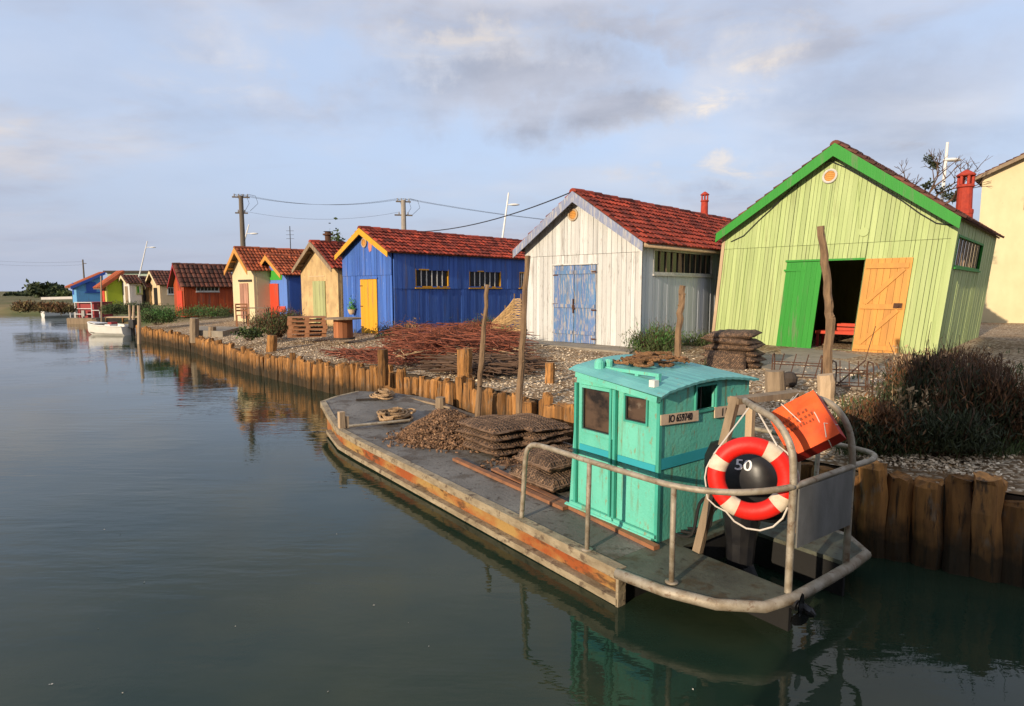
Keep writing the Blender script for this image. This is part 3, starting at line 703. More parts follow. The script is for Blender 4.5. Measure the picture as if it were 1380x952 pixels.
# interior floor and red bench seen through the doorway
mb = g.mb(); mb.box(.06, g.W-.06, .06, g.L-.2, -.06, .0); mb.build('shed_floor', weath_wood, g.o)
def W2(s, x, y, z): 
    v = s.xf(Vector((x,y,z))); return s.P + s.a*v.x + s.b*v.y + Vector((0,0,v.z))
bx_, bz_ = g.front(1138, 455)
bench = thing('workbench', 'low red bench inside the dark doorway of the green shed', 'bench', W2(g, hole[1]-.75, .55, .0), A_ANG)
mb = MB(); mb.box(-.3, 1.0, 0, .55, .38, .46); mb.build('bench_top', red_paint, bench)
for x, y in ((-.25,.05),(.92,.05),(-.25,.5),(.92,.5)):
    mb = MB(); mb.box(x-.03, x+.03, y-.03, y+.03, 0, .378); mb.build('leg', dark_red, bench)
tk = thing('crate', 'small red crate standing on the bench in the dark shed', 'crate', W2(g, hole[1]-.35, .75, .462), A_ANG)
mb = MB(); mb.box(-.2,.2,-.14,.14,0,.02); 
for z in (.03,.13): 
    mb.box(-.2,.2,-.15,-.13,z,z+.07); mb.box(-.2,.2,.13,.15,z,z+.07); mb.box(-.22,-.2,-.15,.15,z,z+.07); mb.box(.2,.22,-.15,.15,z,z+.07)
mb.build('crate_body', red_paint, tk)
# clay chimney pot standing on the far slope of the green roof
def pot(P0, h, r, parent_thing, name='chimney'):
    q = parent_thing.o.matrix_basis.inverted() @ P0
    mb = MB()
    mb.lathe([(r*1.15,-.35),(r*1.15,0),(r*1.2,.02),(r*1.2,.10*h),(r,.12*h),(r*.92,.60*h),(r*1.12,.62*h),(r*1.12,.66*h),(r*.95,.68*h)], 14, q)
    c = mb.build(name, brick_red, parent_thing.o, smooth=False)
    mb = MB()
    for k in range(6):
        a = 2*PI*k/6; p = q + Vector((math.cos(a)*r*.85, math.sin(a)*r*.85, .68*h)); mb.tube([p, p+Vector((0,0,.2*h))], r*.22, 5)
    mb.lathe([(r*1.15,.87*h),(r*1.22,.90*h),(r*.8,.95*h),(r*.35,1.0*h),(r*.05,1.02*h)], 14, q); mb.build('chimney_cap', brick_red, c)
best = None
for ix in range(30):
    for iy in range(60):
        x = g.xr + (g.W-g.xr)*(ix+.5)/30; y = g.L*iy/60; q = W2(g, x, y, g.top(x)+.1); u_, v_ = proj(q); e_ = (u_-1302)**2 + (v_-283)**2
        if best is None or e_ < best[0]: best = (e_, q)
gp = best[1]
bpy.context.view_layer.update()
pot(gp, z_at(gp, 230)-gp.z, 14.5*gp.y/FPX/1.15*.72, g)

# ================= white shed
s = Shed('white_shed', 'weathered white plank shed with peeling blue double doors and red tiled roof', 'shed', 708.5, 459.5, 861.5, 331, 264, Ln=6, of=.3)
s.fit_roof((766,258), (688.5,341), (862.4,321.5), .33); s.L = along(s.P + s.a*s.xr + Vector((0,0,s.hr)), s.b, 979)
xa, zt = s.front(747.5, 359); xb, zt2 = s.front(805, 356); _, zb_ = s.front(776, 463)
zt = (zt+zt2)/2
y0w, z1w = s.side(880, 338); y1w, _ = s.side(959, 345); _, z0w = s.side(880, 366.5)
y2w, _ = s.side(967, 346); 
hr_ = [(y0w, y1w, z0w, z1w), (y2w, min(y2w+1.2, s.L-.3), z0w, z1w)]
walls(s, white_wood, shade_tinted_wall, holes_f=[(xa, xb, max(zb_,-.05), zt)], holes_r=hr_, bw=.15, split_f=zt+.28, zb=-.3)
roof(s, tile_red, of=.3, oh=s.oh, barge=blue_grey_barge, bw=.24, rafters=3, gut=pale_wood)
xm = (xa+xb)/2
d1 = plank_door(s, xa+.005, xm-.008, max(zb_,-.05)+.02, zt-.01, flaky_blue, 3, y=-.01, ledges=(.35, 1.1, zt-.2), lm=flaky_blue, hinge=rust_iron)
d2 = plank_door(s, xm+.008, xb-.005, max(zb_,-.05)+.02, zt-.01, flaky_blue, 3, y=-.01, ledges=(.35, 1.1, zt-.2), lm=flaky_blue)
mb = s.mb(); mb.box(xm-.045, xm+.05, -.085, -.078, 1.0, 1.12); mb.box(xm-.02, xm+.02, -.095, -.085, .9, 1.3); mb.build('door_latch', rust_iron, d2)
for zz in (.2, 1.0, zt-.2):
    mb = s.mb(); mb.box(xb-.13, xb+.02, -.083, -.077, zz-.02, zz+.02); mb.build('hinge', rust_iron, d2)
mb = s.mb(); mb.box(xa-.05, xb+.05, -.06, -.047, zt+.004, zt+.04); mb.build('door_lintel', white_wood, s.o)
vx, vz = s.front(774, 290); vent(s, vx, vz, .17, pale_wood, y=-.05)
for a_, b_, c_, d_ in hr_: side_window(s, a_+.03, b_-.03, c_, d_, white_frame, bars=10 if b_-a_ > 1.5 else 5, bm=weath_wood, fw=.06)
mb = s.mb(); mb.box(s.W-.03, s.W+.055, -.052, -.047, -.3, s.he-.06); mb.build('corner_board', white_wood, s.o)
cp = [s.front(u, v, -.07) for u, v in ((790,277),(805,290),(825,306),(845,320),(858,330))]
mb = s.mb(); mb.tube([(x, -.07, z) for x, z in cp], .01, 5); mb.build('slack_cable', wire_mat, s.o)
q = s.P + s.a*s.xr + s.b*(s.L*.8); q = q + s.b*along(q, s.b, 944)
bpy.context.view_layer.update()
pot(Vector((q.x, q.y, s.P.z + s.hr + .0)), z_at(q, 259) - s.P.z - s.hr, .13, s)
WHITE = s

# ================= long blue shed
s = Shed('blue_shed', 'long ultramarine plank shed with yellow door, yellow verge boards and red tiles', 'shed', 465, 446.5, 530.5, 346, 311, Ln=8.5, of=.25)
s.fit_roof((487,306.5), (457,342), (529.5,340), .28)
xa, zt = s.front(486.5, 376.5); xb, _ = s.front(509, 376); 
hs = []
for ua, ub, va, vb in ((559,603.5,364,385.5),(631.5,674,366.5,386),(699,716,368,387)):
    ya, z1 = s.side(ua, va); yb, _ = s.side(ub, va); _, z0_ = s.side(ua, vb); hs.append((ya, yb, z0_, z1))
zm = sum(h[2] for h in hs)/3; zM = sum(h[3] for h in hs)/3; hs = [(h[0],h[1],zm,zM) for h in hs]
walls(s, blue_boards, holes_f=[(xa, xb, .0, zt)], holes_r=hs, bw=.17, split_f=zt+.12, split_r=zm-.10, zb=-.3)
roof(s, tile_red, of=.25, oh=s.oh, barge=yellow_paint, bw=.17, rafters=0)
plank_door(s, xa+.01, xb-.01, .0, zt-.01, yellow_paint, 4, y=-.01, ledges=(), hinge=rust_iron)
mb = s.mb(); mb.box(xa-.05, xb+.05, -.07, -.047, zt, zt+.05); mb.build('door_lintel', blue_boards, s.o)
for h in hs: side_window(s, h[0]+.03, h[1]-.03, h[2], h[3], yellow_paint, bars=6, bm=plastic_white, fw=.045)
vx, vz = s.front(492.7, 327.5); vent(s, vx, vz, .17, pale_wood, y=-.05)
px, pz = s.front(500.5, 331.5)
mb = s.mb(); mb.poly([(px-.1,-.055,pz+.2),(px-.13,-.055,pz-.05),(px-.06,-.055,pz-.22),(px+.07,-.055,pz-.18),(px+.12,-.055,pz+.05),(px+.05,-.055,pz+.22)], (0,.012,0)); mb.build('pink_plaque', pink_paint, s.o)
BLUE = s
# hanging pot on the blue gable
px, pz = s.front(479, 418)
hp = thing('hanging_planter', 'pale pot of green leaves hung on the blue shed beside its yellow door', 'plant pot', W2(s, px, -.16, pz), A_ANG)
mb = MB(); mb.lathe([(.07,-.16),(.11,-.1),(.14,.02),(.15,.03),(.13,.03)], 12); mb.build('pot', plaster_peach, hp)
mb = MB(); rr_ = random.Random(8)
for k in range(130):
    d_ = Vector((rr_.gauss(0,.07), rr_.gauss(0,.05), abs(rr_.gauss(.14,.12)))); q_ = d_ + Vector((rr_.gauss(0,.03), rr_.gauss(0,.03), .07)); x_ = Vector((rr_.uniform(-1,1), rr_.uniform(-.4,.4), 0)).normalized()*.022; mb.add([d_, (d_+q_)/2+x_, q_, (d_+q_)/2-x_], ((0,1,2,3),))
mb.build('leaves', mk('bright_planter_leaves', (.10,.30,.05), (.05,.2,.04), .6, .4), hp)

# ================= smaller sheds further along the quay
def simple_door(s, u0, u1, vt, m, vb=None, frame=None, n=3, y=-.04):
    xa, zt = s.front(u0, vt); xb, _ = s.front(u1, vt); zb = .0 if vb is None else s.front(u0, vb)[1]
    return plank_door(s, xa, xb, zb, zt, m, n, y=y, frame=frame, fw=.06)
# tan plaster shed
s = Shed('tan_shed', 'blotchy tan plaster shed with a sage green double door', 'shed', 408, 434, 457.5, 363, 327, Ln=5.5, z0=1.06, of=.3)
s.fit_roof((423,324.5), (401,364.5), (455,357.5), .38)
walls(s, plaster_tan, style='plain'); roof(s, tile_red, of=.35, oh=s.oh, barge=weath_wood, bw=.16, rafters=2)
simple_door(s, 422.5, 439, 379, pale_green_door, n=5, y=-.02)
mb = s.mb(); x_, z_ = s.front(430, 372); mb.box(x_-.9, x_+.5, -.03, -.014, z_-.03, z_); mb.build('lintel_crack_trim', plaster_peach, s.o)
q = s.P + s.a*(s.xr) + s.b*1.5; q += s.b*along(q, s.b, 445.5); q.z = s.P.z + s.hr
mb = MB(); lq = s.local(q); mb.lathe([(.13,-.1),(.13,.35),(.22,.36),(.22,.42),(.13,.43),(.13,.5),(.2,.52)], 10, lq); mb.build('stove_pipe', rust_iron, s.o)
TAN = s
# small blue shed with the red door
s = Shed('small_blue_shed', 'small bright blue shed with a red door and green gable panel', 'shed', 353.5, 429, 388.7, 371, 344, Ln=5.5, z0=1.06, of=.3)
s.fit_roof((364,343), (348.5,369), (384.5,367.5), .38)
walls(s, small_blue, mid_blue, style='plain'); roof(s, tile_orange, of=.35, oh=s.oh, barge=raw_orange_wood, bw=.18)
simple_door(s, 363.5, 376, 382.5, red_paint, y=-.02)
x0_, z0_ = s.front(359, 378); x1_, z1_ = s.front(381, 367)
mb = s.mb(); mb.poly([(x0_+.1,-.03,z0_),(x1_-.1,-.03,z0_),(x1_,-.03,(z0_+z1_)/2),(x1_-.25,-.03,z1_+.1),(x0_+.25,-.03,z1_+.1),(x0_,-.03,(z0_+z1_)/2)], (0,.014,0)); mb.build('gable_panel', green_panel, s.o)
SB = s
# cream shed
s = Shed('cream_shed', 'cream plaster shed with weathered pinkish doors and orange tiled roof', 'shed', 316, 428.5, 344.5, 366, 335, Ln=6, z0=1.06, of=.3)
s.fit_roof((322,332.5), (309.5,364), (340,362.5), .38)
walls(s, plaster_cream, style='plain'); roof(s, tile_orange, of=.35, oh=s.oh, barge=raw_orange_wood, bw=.22, rafters=3)
dd = simple_door(s, 324, 335, 382, mk('pinkish_weathered_door', (.42,.22,.15), (.22,.11,.07), .8, .3, (6,6,1), .8), n=4, y=-.02)
mb = s.mb(); x_, z_ = s.front(324, 380); x2_, _ = s.front(336, 380); mb.box(x_-.1, x2_+.35, -.08, -.014, z_, z_+.1); mb.build('door_lintel', dark_wood, s.o)
CREAM = s
# red-orange shed
s = Shed('red_orange_shed', 'red orange plank shed with dark tiled roof and one long barred window', 'shed', 236.5, 420, 250, 380.5, 357, u_end=315, z0=1.12, of=.2)
yw0, zw1 = s.side(265, 385); yw1, _ = s.side(293.5, 385); _, zw0 = s.side(265, 392)
walls(s, orange_boards, holes_r=[(yw0,yw1,zw0,zw1)], bw=.2, zb=-.3); roof(s, tile_dark, of=.3, oh=.25, barge=dark_red, bw=.14, pitch=.28, course=.4)
side_window(s, yw0, yw1, zw0, zw1, plastic_white, bars=6, bm=plastic_white, fw=.06)
simple_door(s, 239.5, 246.5, 392, red_paint, y=-.04)
# peach shed; a near-black panel puts the doorway's shade into colour
s = Shed('peach_shed', 'small peach plaster shed with a near-black panel for its open doorway and dark roof', 'shed', 203, 411.5, 217, 381.5, 366, u_end=239, of=.3)
yw0, zw1 = s.side(226.5, 388.5); yw1, _ = s.side(236.5, 388.5); _, zw0 = s.side(226.5, 396)
walls(s, plaster_peach, style='plain', holes_r=[(yw0,yw1,zw0,zw1)]); roof(s, tile_dark, of=.4, oh=.35, barge=plaster_cream, bw=.2, pitch=.3, course=.45)
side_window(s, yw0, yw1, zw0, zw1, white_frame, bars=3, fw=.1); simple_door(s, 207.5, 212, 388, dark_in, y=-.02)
# narrow tan lean shed
s = Shed('narrow_tan_shed', 'narrow tan plaster shed squeezed between the white and the peach sheds', 'shed', 190.5, 411, 202.5, 385.5, 374, Ln=6, z0=.95, of=.3)
walls(s, plaster_tan, style='plain'); roof(s, tile_dark, of=.4, oh=.3, barge=plaster_cream, bw=.2, pitch=.3, course=.45)
simple_door(s, 193, 196, 391, dark_wood, y=-.02)
# far white shed
s = Shed('far_white_shed', 'small white shed with a tall door and a green side window', 'shed', 166, 411.5, 176.2, 380.5, 372, u_end=191, of=.25)
yw0, zw1 = s.side(184.5, 386); yw1, _ = s.side(190, 386); _, zw0 = s.side(184.5, 395)
walls(s, plaster_white, style='plain', holes_r=[(yw0,yw1,zw0,zw1)]); roof(s, tile_dark, of=.35, oh=.3, barge=plaster_cream, bw=.2, pitch=.3, course=.45)
side_window(s, yw0, yw1, zw0, zw1, pale_green_door, bars=2, fw=.12, glass=green_panel); simple_door(s, 168.8, 172.2, 386, weath_wood, y=-.02)

def mono(name, label, uL, vL, uR, u_end, v0, v1, mf, ms, tm, verge):
    """shed with a single roof slope rising away from its front"""
    P = G(uL, vL, .95); W_ = along(P, A, uR); PR = P + A*W_; L_ = along(PR, B, u_end); PE = PR + B*L_
    h0 = z_at(PR, v0) - .95; h1 = z_at(PE, v1) - .95
    o = thing(name, label, 'shed', P, A_ANG)
    mb = MB(); mb.box(0, W_, 0, .12, -.3, h0); mb.build('front_wall', mf, o)
    for x0_, x1_ in ((0,.12),(W_-.12,W_)):
        mb = MB(); vs = [(x0_,.125,-.3),(x1_,.125,-.3),(x1_,L_,-.3),(x0_,L_,-.3),(x0_,.125,h0),(x1_,.125,h0),(x1_,L_,h1),(x0_,L_,h1)]
        mb.add(vs, ((0,3,2,1),(4,5,6,7),(0,1,5,4),(1,2,6,5),(2,3,7,6),(3,0,4,7))); mb.build('side_wall', ms, o)
    mb = MB(); oh = .6; k = (h1-h0)/L_; za, zb = h0 - k*oh, h1 + k*.2
    vs = [(-.4,-oh,za+.02),(W_+.35,-oh,za+.02),(W_+.35,L_+.2,zb+.02),(-.4,L_+.2,zb+.02)]; mb.poly(vs, (0,0,.14)); r_ = mb.build('roof', soffit, o)
    mb = MB()
    n = int((W_+.75)/.35)
    for i in range(n):
        x = -.4 + (W_+.75)*(i+.5)/n; mb.tube([(x,-oh-.03,za+.15),(x,L_+.2,zb+.15)], .11, 8)
    mb.build('roof_tiles', tm, r_)
    mb = MB(); mb.box(W_+.36, W_+.39, -oh, L_, 0, .01); 
    mb = MB(); vs = [(W_+.352,-oh,za-.12),(W_+.352,L_+.2,zb-.12),(W_+.352,L_+.2,zb+.22),(W_+.352,-oh,za+.22)]; mb.poly(vs, (.04,0,0)); mb.build('verge_board', verge, o)
    return o, W_, L_, h0, h1, P
o, W_, L_, h0, h1, P = mono('lime_shed', 'lime green walled shed with a yellow front and orange sloping roof', 138, 411.5, 144.5, 166, 384, 369.5, yel_green, lime, tile_orange, tile_orange)
mb = MB(); mb.box(.5, 1.3, -.05, -.003, 0, 2.1); mb.build('door', red_paint, o)
mb = MB(); mb.box(-.05,.3,-.06,-.004,-.2,h0); mb.build('corner_post', dark_red, o)
o, W_, L_, h0, h1, P = mono('light_blue_shed', 'light blue plank shed at the far end with a dark blue shutter', 98.5, 408.5, 104, 141, 385.5, 370, sky_boards, sky_boards, tile_orange, mid_blue)
mb = MB(); mb.box(W_+.004, W_+.06, L_*.36, L_*.72, 1.35, 2.5); mb.build('window', mid_blue, o)
mb = MB(); mb.box(W_+.005, W_+.10, L_*.3, L_*.98, 1.2, 1.32); mb.build('window_ledge', mid_blue, o)
mb = MB(); mb.box(.3, .9, -.05, -.003, 1.0, 2.4); mb.build('window', mid_blue, o)
# long low pale-green building behind
P = D(146, 392, 84); P.z = .95; Pe = D(203, 392, 84)
o = thing('long_low_building', 'long low pale green flat roofed building behind the lime shed', 'building', P, 0)
wl = (Pe-P).x; hh = z_at(P, 368) - .95
mb = MB(); mb.box(0, wl, 0, 8, -.5, hh); mb.build('wall', mk('pale_aqua_wall', (.36,.44,.36), None, .8, 0, amt=.2), o)
mb = MB(); mb.box(-.3, wl+.3, -.4, 8.3, hh+.003, hh+.3); mb.build('roof', dark_wood, o)
mb = MB()
for k in range(5): mb.box(wl*(k+.3)/5, wl*(k+.6)/5, -.06, -.004, hh-1.6, hh-.5)
mb.build('window_strip', glass_dark, o)

# cream house at the right edge, far behind the green shed
h_ = Shed('cream_house', 'tall cream rendered house behind the green shed roof', 'house', 1309, 437, 1500, 235, 200, Ln=7, of=.3)
h_.W = 3.6; h_.xr = 1.8; h_.PR = h_.P + h_.a*3.6; h_.he = z_at(h_.P, 238) - .95; h_.hr = h_.he + .85
walls(h_, plaster_cream, style='plain'); roof(h_, tile_dark, of=.35, oh=.25, barge=weath_wood, bw=.12)
plank_door(h_, 1.5, 2.3, h_.he-1.6, h_.he-.5, weath_wood, 4, y=-.02, name='shutter')

# ------------------------------------------------------------------ poles, lamps, wires
def pole_thing(name, label, cat, u, v_top, Y, r, m, group=None, lean_u=0):
    top = D(u, v_top, Y); base = Vector((top.x, top.y, .95))
    o = thing(name, label, cat, base, 0, group); h = top.z - base.z
    lx = lean_u*Y/FPX
    mb = MB(); mb.tube([(-lx,0,-.3),(-lx*.5,0,h*.5),(0,0,h)], [r,r*.85,r*.7], 10); mb.build('pole_shaft', m, o)
    return o, h
def insulator_arm(o, z, w, ang, n, drop=.0):
    mb = MB(); c, s_ = math.cos(ang), math.sin(ang)
    mb.bar((-w*c,-w*s_,z), (w*c,w*s_,z), .09, .09); a = mb.build('crossarm', pole_wood, o)
    for k in range(n):
        t = -w + 2*w*(k+.5)/n; mb = MB(); mb.lathe([(.03,0),(.06,.06),(.03,.10),(.05,.16)], 7, (t*c, t*s_, z+.05)); mb.build('insulator', porcelain, a)
    return [Vector((c*(-w+2*w*(k+.5)/n), s_*(-w+2*w*(k+.5)/n), z+.2)) for k in range(n)]
p1, h1 = pole_thing('utility_pole', 'dark wooden utility pole with two crossarms rising behind the cream shed', 'utility pole', 324.5, 264, 42, .20, pole_wood)
t1 = insulator_arm(p1, h1-.1, .55, .25, 4); t1b = insulator_arm(p1, h1-1.15, .4, .25, 2)
p2, h2 = pole_thing('utility_pole', 'pale concrete utility pole behind the long blue shed roof', 'utility pole', 543.5, 270, 42, .22, pole_conc)
t2 = insulator_arm(p2, h2-.1, .5, .25, 4); t2b = insulator_arm(p2, h2-1.0, .6, .25, 2)
for p, h in ((p1,h1),(p2,h2)):
    for k in range(3):
        mb = MB(); a = -.5+.5*k
        mb.tube([(a*.9,0,h+.1),(a*1.2+.35,.1,h+.0),(a*1.2+.5,.1,h-.5),(a*.7+.2,.1,h-1.0)], .012, 4); mb.build('jumper_cable', wire_mat, p)
L1, L2 = p1.location, p2.location
i = 0
for a, b in zip(t1[:3]+t1b[:1], t2[:3]+t2b[:1]):
    w_ = cable([L1+a, L2+b], .007, sag=.55, name='power_line'); i += 1
    tag(w_, 'thin sagging power line strung between the two utility poles', 'power line', 'power lines between the two poles')
for k, a in enumerate(t2[1:4]):
    w_ = cable([L2+a, L2+a+Vector((26,7,-1.2))], .007, sag=.7, name='power_line'); tag(w_, 'thin power line running right from the concrete utility pole behind the roofs', 'power line', 'power lines to the right of the concrete pole')
bl_r = BLUE.P + BLUE.a*BLUE.xr + BLUE.b*2.6 + Vector((0,0,BLUE.hr+.12)); wh_r = WHITE.P + WHITE.a*WHITE.xr - WHITE.b*.25 + Vector((0,0,WHITE.hr+.06))
tag(cable([bl_r, wh_r], .018, sag=.22, name='service_cable'), 'dark service cable from the blue shed roof to the white shed ridge', 'cable')
p3, h3 = pole_thing('utility_pole', 'thin distant pole standing behind the light blue shed', 'utility pole', 111.5, 350, 95, .14, pole_wood)
mb = MB(); mb.bar((-.1,0,h3-.6),(.5,0,h3-.6),.1,.1); mb.build('crossarm', pole_wood, p3)
for k in range(2):
    tag(cable([p3.location+Vector((0,0,h3-.3-.5*k)), D(-60, 346+5*k, 110)], .011, sag=.5, name='power_line'), 'faint power line running left from the distant thin pole', 'power line', 'faint power lines at far left')
def lamp(label, ub, ut, vt, vb, Y, uh, vh):
    top = D(ut, vt, Y); b = D(ub, vb, Y); dx = (b.x-top.x)/(b.z-top.z); base = Vector((top.x + dx*(.95-top.z), Y, .95))
    o = thing('street_lamp', label, 'street lamp', base, 0, None)
    mb = MB(); mb.tube([(0,0,-.2), top-base], [.09,.05], 8); mb.build('mast', metal_white, o)
    hd = D(uh, vh, Y) - base; att = (top-base)*.0 + Vector(((top-base).x*(hd.z/(top-base).z), 0, hd.z-.02))
    mb = MB(); mb.tube([att, (att+hd)/2+Vector((0,0,.02)), hd], .035, 6); mb.build('arm', metal_white, o)
    M_ = Matrix.Translation(hd) @ Matrix.Diagonal((1.0,.45,.35,1)).to_4x4()
    mb = MB(); mb.lathe([(.12,-.2),(.32,-.12),(.36,0),(.26,.14),(.08,.2)], 10, (0,0,0), M_); mb.build('lamp_head', metal_white, o, smooth=True)
lamp('leaning white street lamp behind the far small sheds', 187.6, 198.5, 325, 371, 68, 206, 333.5)
lamp('white street lamp peeping over the cream shed roof beside the wooden pole', 327.5, 335.5, 303, 331, 52, 342.5, 315)
lamp('tall white street lamp behind the right end of the blue shed roof', 677, 685.5, 260, 321, 40, 693, 276)
lamp('white street lamp beside the bare tree behind the green shed', 1271.5, 1277, 192, 248, 24, 1283, 215.5)
p5, h5 = pole_thing('roof_aerial', 'thin aerial mast rising behind the small blue shed roof', 'aerial', 390.5, 305, 40, .035, wire_mat)
for k in range(3):
    mb = MB(); mb.bar((-.25,0,h5-.3-.25*k),(.25,0,h5-.3-.25*k),.02,.02); mb.build('aerial_rod', wire_mat, p5)

# ------------------------------------------------------------------ vegetation
def leaf(mb, p, s_, rr, up=.4, wd=.28):
    d = Vector((rr.gauss(0,1), rr.gauss(0,1), rr.gauss(0,1)+up)); d.normalize()
    x = d.cross(Vector((rr.gauss(0,1), rr.gauss(0,1), rr.gauss(0,1))))
    if x.length < .01: return
    x.normalize(); L_ = s_*rr.uniform(.6,1.4)
    mb.add([p, p + d*L_*.5 + x*L_*wd, p + d*L_, p + d*L_*.5 - x*L_*wd], ((0,1,2,3),))
def bush(name, label, cat, base, rx, ry, h, n, leaf_s, mats, seed, clumps=14, stems=14, group=None, top_bias=0., spiky=0., wd=.28):
    rr = random.Random(seed); o = thing(name, label, cat, base, 0, group)
    cl = []
    for k in range(clumps):
        a = rr.uniform(0,6.28); q = math.sqrt(rr.random()); z = h*(.12 + .8*rr.random()**(1-.35*top_bias)*(1-.45*q))
        cl.append((Vector((math.cos(a)*rx*q, math.sin(a)*ry*q, z)), rr.uniform(.16,.34)*min(rx,ry,h)+.04))
    lms = [MB() for _ in mats]
    for c, r_ in cl:
        mi = rr.randrange(len(mats)) if len(mats) > 1 else 0
        if len(mats) == 2 and c.z > h*.5: mi = 1 if rr.random() < .75 else 0
        elif len(mats) == 2: mi = 0 if rr.random() < .75 else 1
        for k in range(n//clumps):
            p = c + Vector((rr.gauss(0,r_), rr.gauss(0,r_), rr.gauss(0,r_*.8)))
            if p.z < .01: p.z = rr.uniform(.01,.1)
            leaf(lms[mi], p, leaf_s, rr, .6+spiky*2, wd)
    for m_, mt_ in zip(lms, mats):
        if m_.f: m_.build('foliage', mt_, o)
    mb = MB()
    for k in range(stems):
        c, r_ = cl[k % len(cl)]; b = Vector((c.x*.25+rr.gauss(0,.03), c.y*.25+rr.gauss(0,.03), -.08))
        e = c + Vector((rr.gauss(0,r_), rr.gauss(0,r_), abs(rr.gauss(0,r_))+spiky*h*.3)); md_ = (b+e)/2 + Vector((rr.gauss(0,.05), rr.gauss(0,.05), .03))
        mb.tube([b, md_, e], [.012,.008,.003], 4, cap=False)
    mb.build('stems', twig_mat, o); return o
def gp_(u, v, z=.93): return G(u, v, z)
def sized(u0, u1, v_base, v_top, z=.9):
    b = gp_((u0+u1)/2, v_base, z); k = b.y/FPX; return b, (u1-u0)/2*k, (v_base-v_top)*k
def put_bush(name, label, u0, u1, vb, vt, n, ls, mats, seed, depth=.6, **kw):
    b, rx, h = sized(u0, u1, vb, vt)
    return bush(name, label, 'shrub', b, rx, rx*depth, h, n, ls, mats, seed, **kw)
put_bush('shrub', 'fresh green shrub at the foot of the white shed side wall', 848, 915, 476, 440, 4200, .085, [leaf_green, leaf_fresh], 1, clumps=50, stems=90, spiky=1.0, wd=.10)
put_bush('shrub', 'low green scrub behind the short pole against the white shed wall', 918, 962, 470, 450, 1800, .08, [leaf_green], 2, clumps=30, spiky=.8, wd=.10)
put_bush('shrub', 'small round bright green bush beside the wicker hurdle', 664, 695, 463, 444, 900, .075, [leaf_fresh], 3, clumps=20)
put_bush('shrub', 'dark rusty green shrub in front of the small blue shed', 338, 402, 452, 420, 5200, .08, [leaf_brown, leaf_green], 4, clumps=60, stems=140, spiky=.8, wd=.12)
put_bush('shrub', 'taller dark shrub between the red door and the pallet stack', 372, 410, 446, 416, 3000, .08, [leaf_green, leaf_brown], 5, clumps=40, stems=80, spiky=.8, wd=.12)
put_bush('shrub', 'low green shrub left of the pallet stack on the shell bank', 320, 352, 456, 442, 600, .10, [leaf_green], 6, clumps=14)
put_bush('shrub', 'wide green scrub below the red orange shed left end', 190, 238, 436, 415, 4200, .10, [leaf_green, leaf_fresh], 7, clumps=60, spiky=.5, wd=.14)
put_bush('shrub', 'green scrub along the front of the red orange shed', 240, 316, 427, 414, 4800, .10, [leaf_green, leaf_fresh], 8, clumps=70, spiky=.5, wd=.14)
put_bush('shrub', 'dark scrub under the peach and narrow tan sheds', 160, 204, 424, 408, 3600, .12, [leaf_dark, leaf_green], 9, clumps=60, spiky=.5, wd=.14)
put_bush('shrub', 'dark scrub in front of the lime green wall', 140, 172, 424, 410, 2600, .13, [leaf_green], 10, clumps=50, spiky=.5, wd=.14)
put_bush('shrub', 'olive scrub at the foot of the blue gable corner', 510, 560, 456, 436, 3000, .07, [leaf_green, leaf_brown], 11, clumps=50, stems=60, spiky=.8, wd=.12)
put_bush('shrub', 'grey green scrub under the first window of the blue shed', 566, 640, 448, 432, 3000, .07, [leaf_green], 12, clumps=50, spiky=.8, wd=.12)
put_bush('shrub', 'brown thorny scrub under the second blue shed window', 630, 672, 450, 428, 2600, .07, [leaf_brown, leaf_green], 13, clumps=40, stems=90, spiky=.9, wd=.12)
# tall dry stems in front of the green shed
def stalks(name, label, u0, u1, vb, vt, n, m, seed, r=.006, leafm=None):
    b, rx, h = sized(u0, u1, vb, vt); rr = random.Random(seed); o = thing(name, label, 'plant', b)
    mb = MB()
    for k in range(n):
        p = Vector((rr.uniform(-rx,rx), rr.uniform(-rx,rx)*.6, -.05)); hh = h*rr.uniform(.45,1.05); t = Vector((rr.gauss(0,.12)*h, rr.gauss(0,.12)*h, hh))
        mb.tube([p, p+t*.5+Vector((rr.gauss(0,.02),0,0)), p+t], [r,r*.8,r*.4], 4, cap=False)
        for q in range(3): leaf(mb, p+t*rr.uniform(.5,1), .06, rr, .8)
    mb.build('stems', m, o); return o
# large rough bank at the right: brown heath over dark green
put_bush('shrub', 'big rusty brown shrub before the green shed right corner', 1205, 1300, 566, 478, 13000, .075, [leaf_dark, leaf_brown], 14, depth=.7, clumps=75, stems=420, spiky=.9, wd=.09)
put_bush('shrub', 'dark brown green shrub at the right edge by the shed side wall', 1275, 1372, 592, 492, 13000, .075, [leaf_dark, leaf_brown], 15, depth=.7, clumps=75, stems=420, spiky=.9, wd=.09)
put_bush('shrub', 'dark green ground scrub beside the orange case', 1128, 1220, 604, 548, 9000, .065, [leaf_dark, leaf_brown], 16, depth=.6, clumps=80, stems=120, spiky=.7, wd=.10)
put_bush('shrub', 'dark low scrub above the shell patch on the right bank', 1218, 1330, 606, 566, 9000, .065, [leaf_dark, leaf_dark], 17, depth=.5, clumps=80, stems=120, spiky=.7, wd=.10)
for q_, (u_, v_) in enumerate(((1205,520),(1262,512),(1318,520),(1352,540),(1240,560),(1310,575))):
    stalks('dry_plant', ('dry stalks at the left of the big brown shrub','dry stalks poking out of the middle of the brown shrub','dry stalks at the right shrub top','dry stalks at the right picture edge','dry stalks low in the dark scrub','dry stalks low by the shell patch')[q_], u_-34, u_+34, v_+22, v_-46, 50, (reed_pale if q_ in (1,4) else twig_mat), 300+q_, .0045)
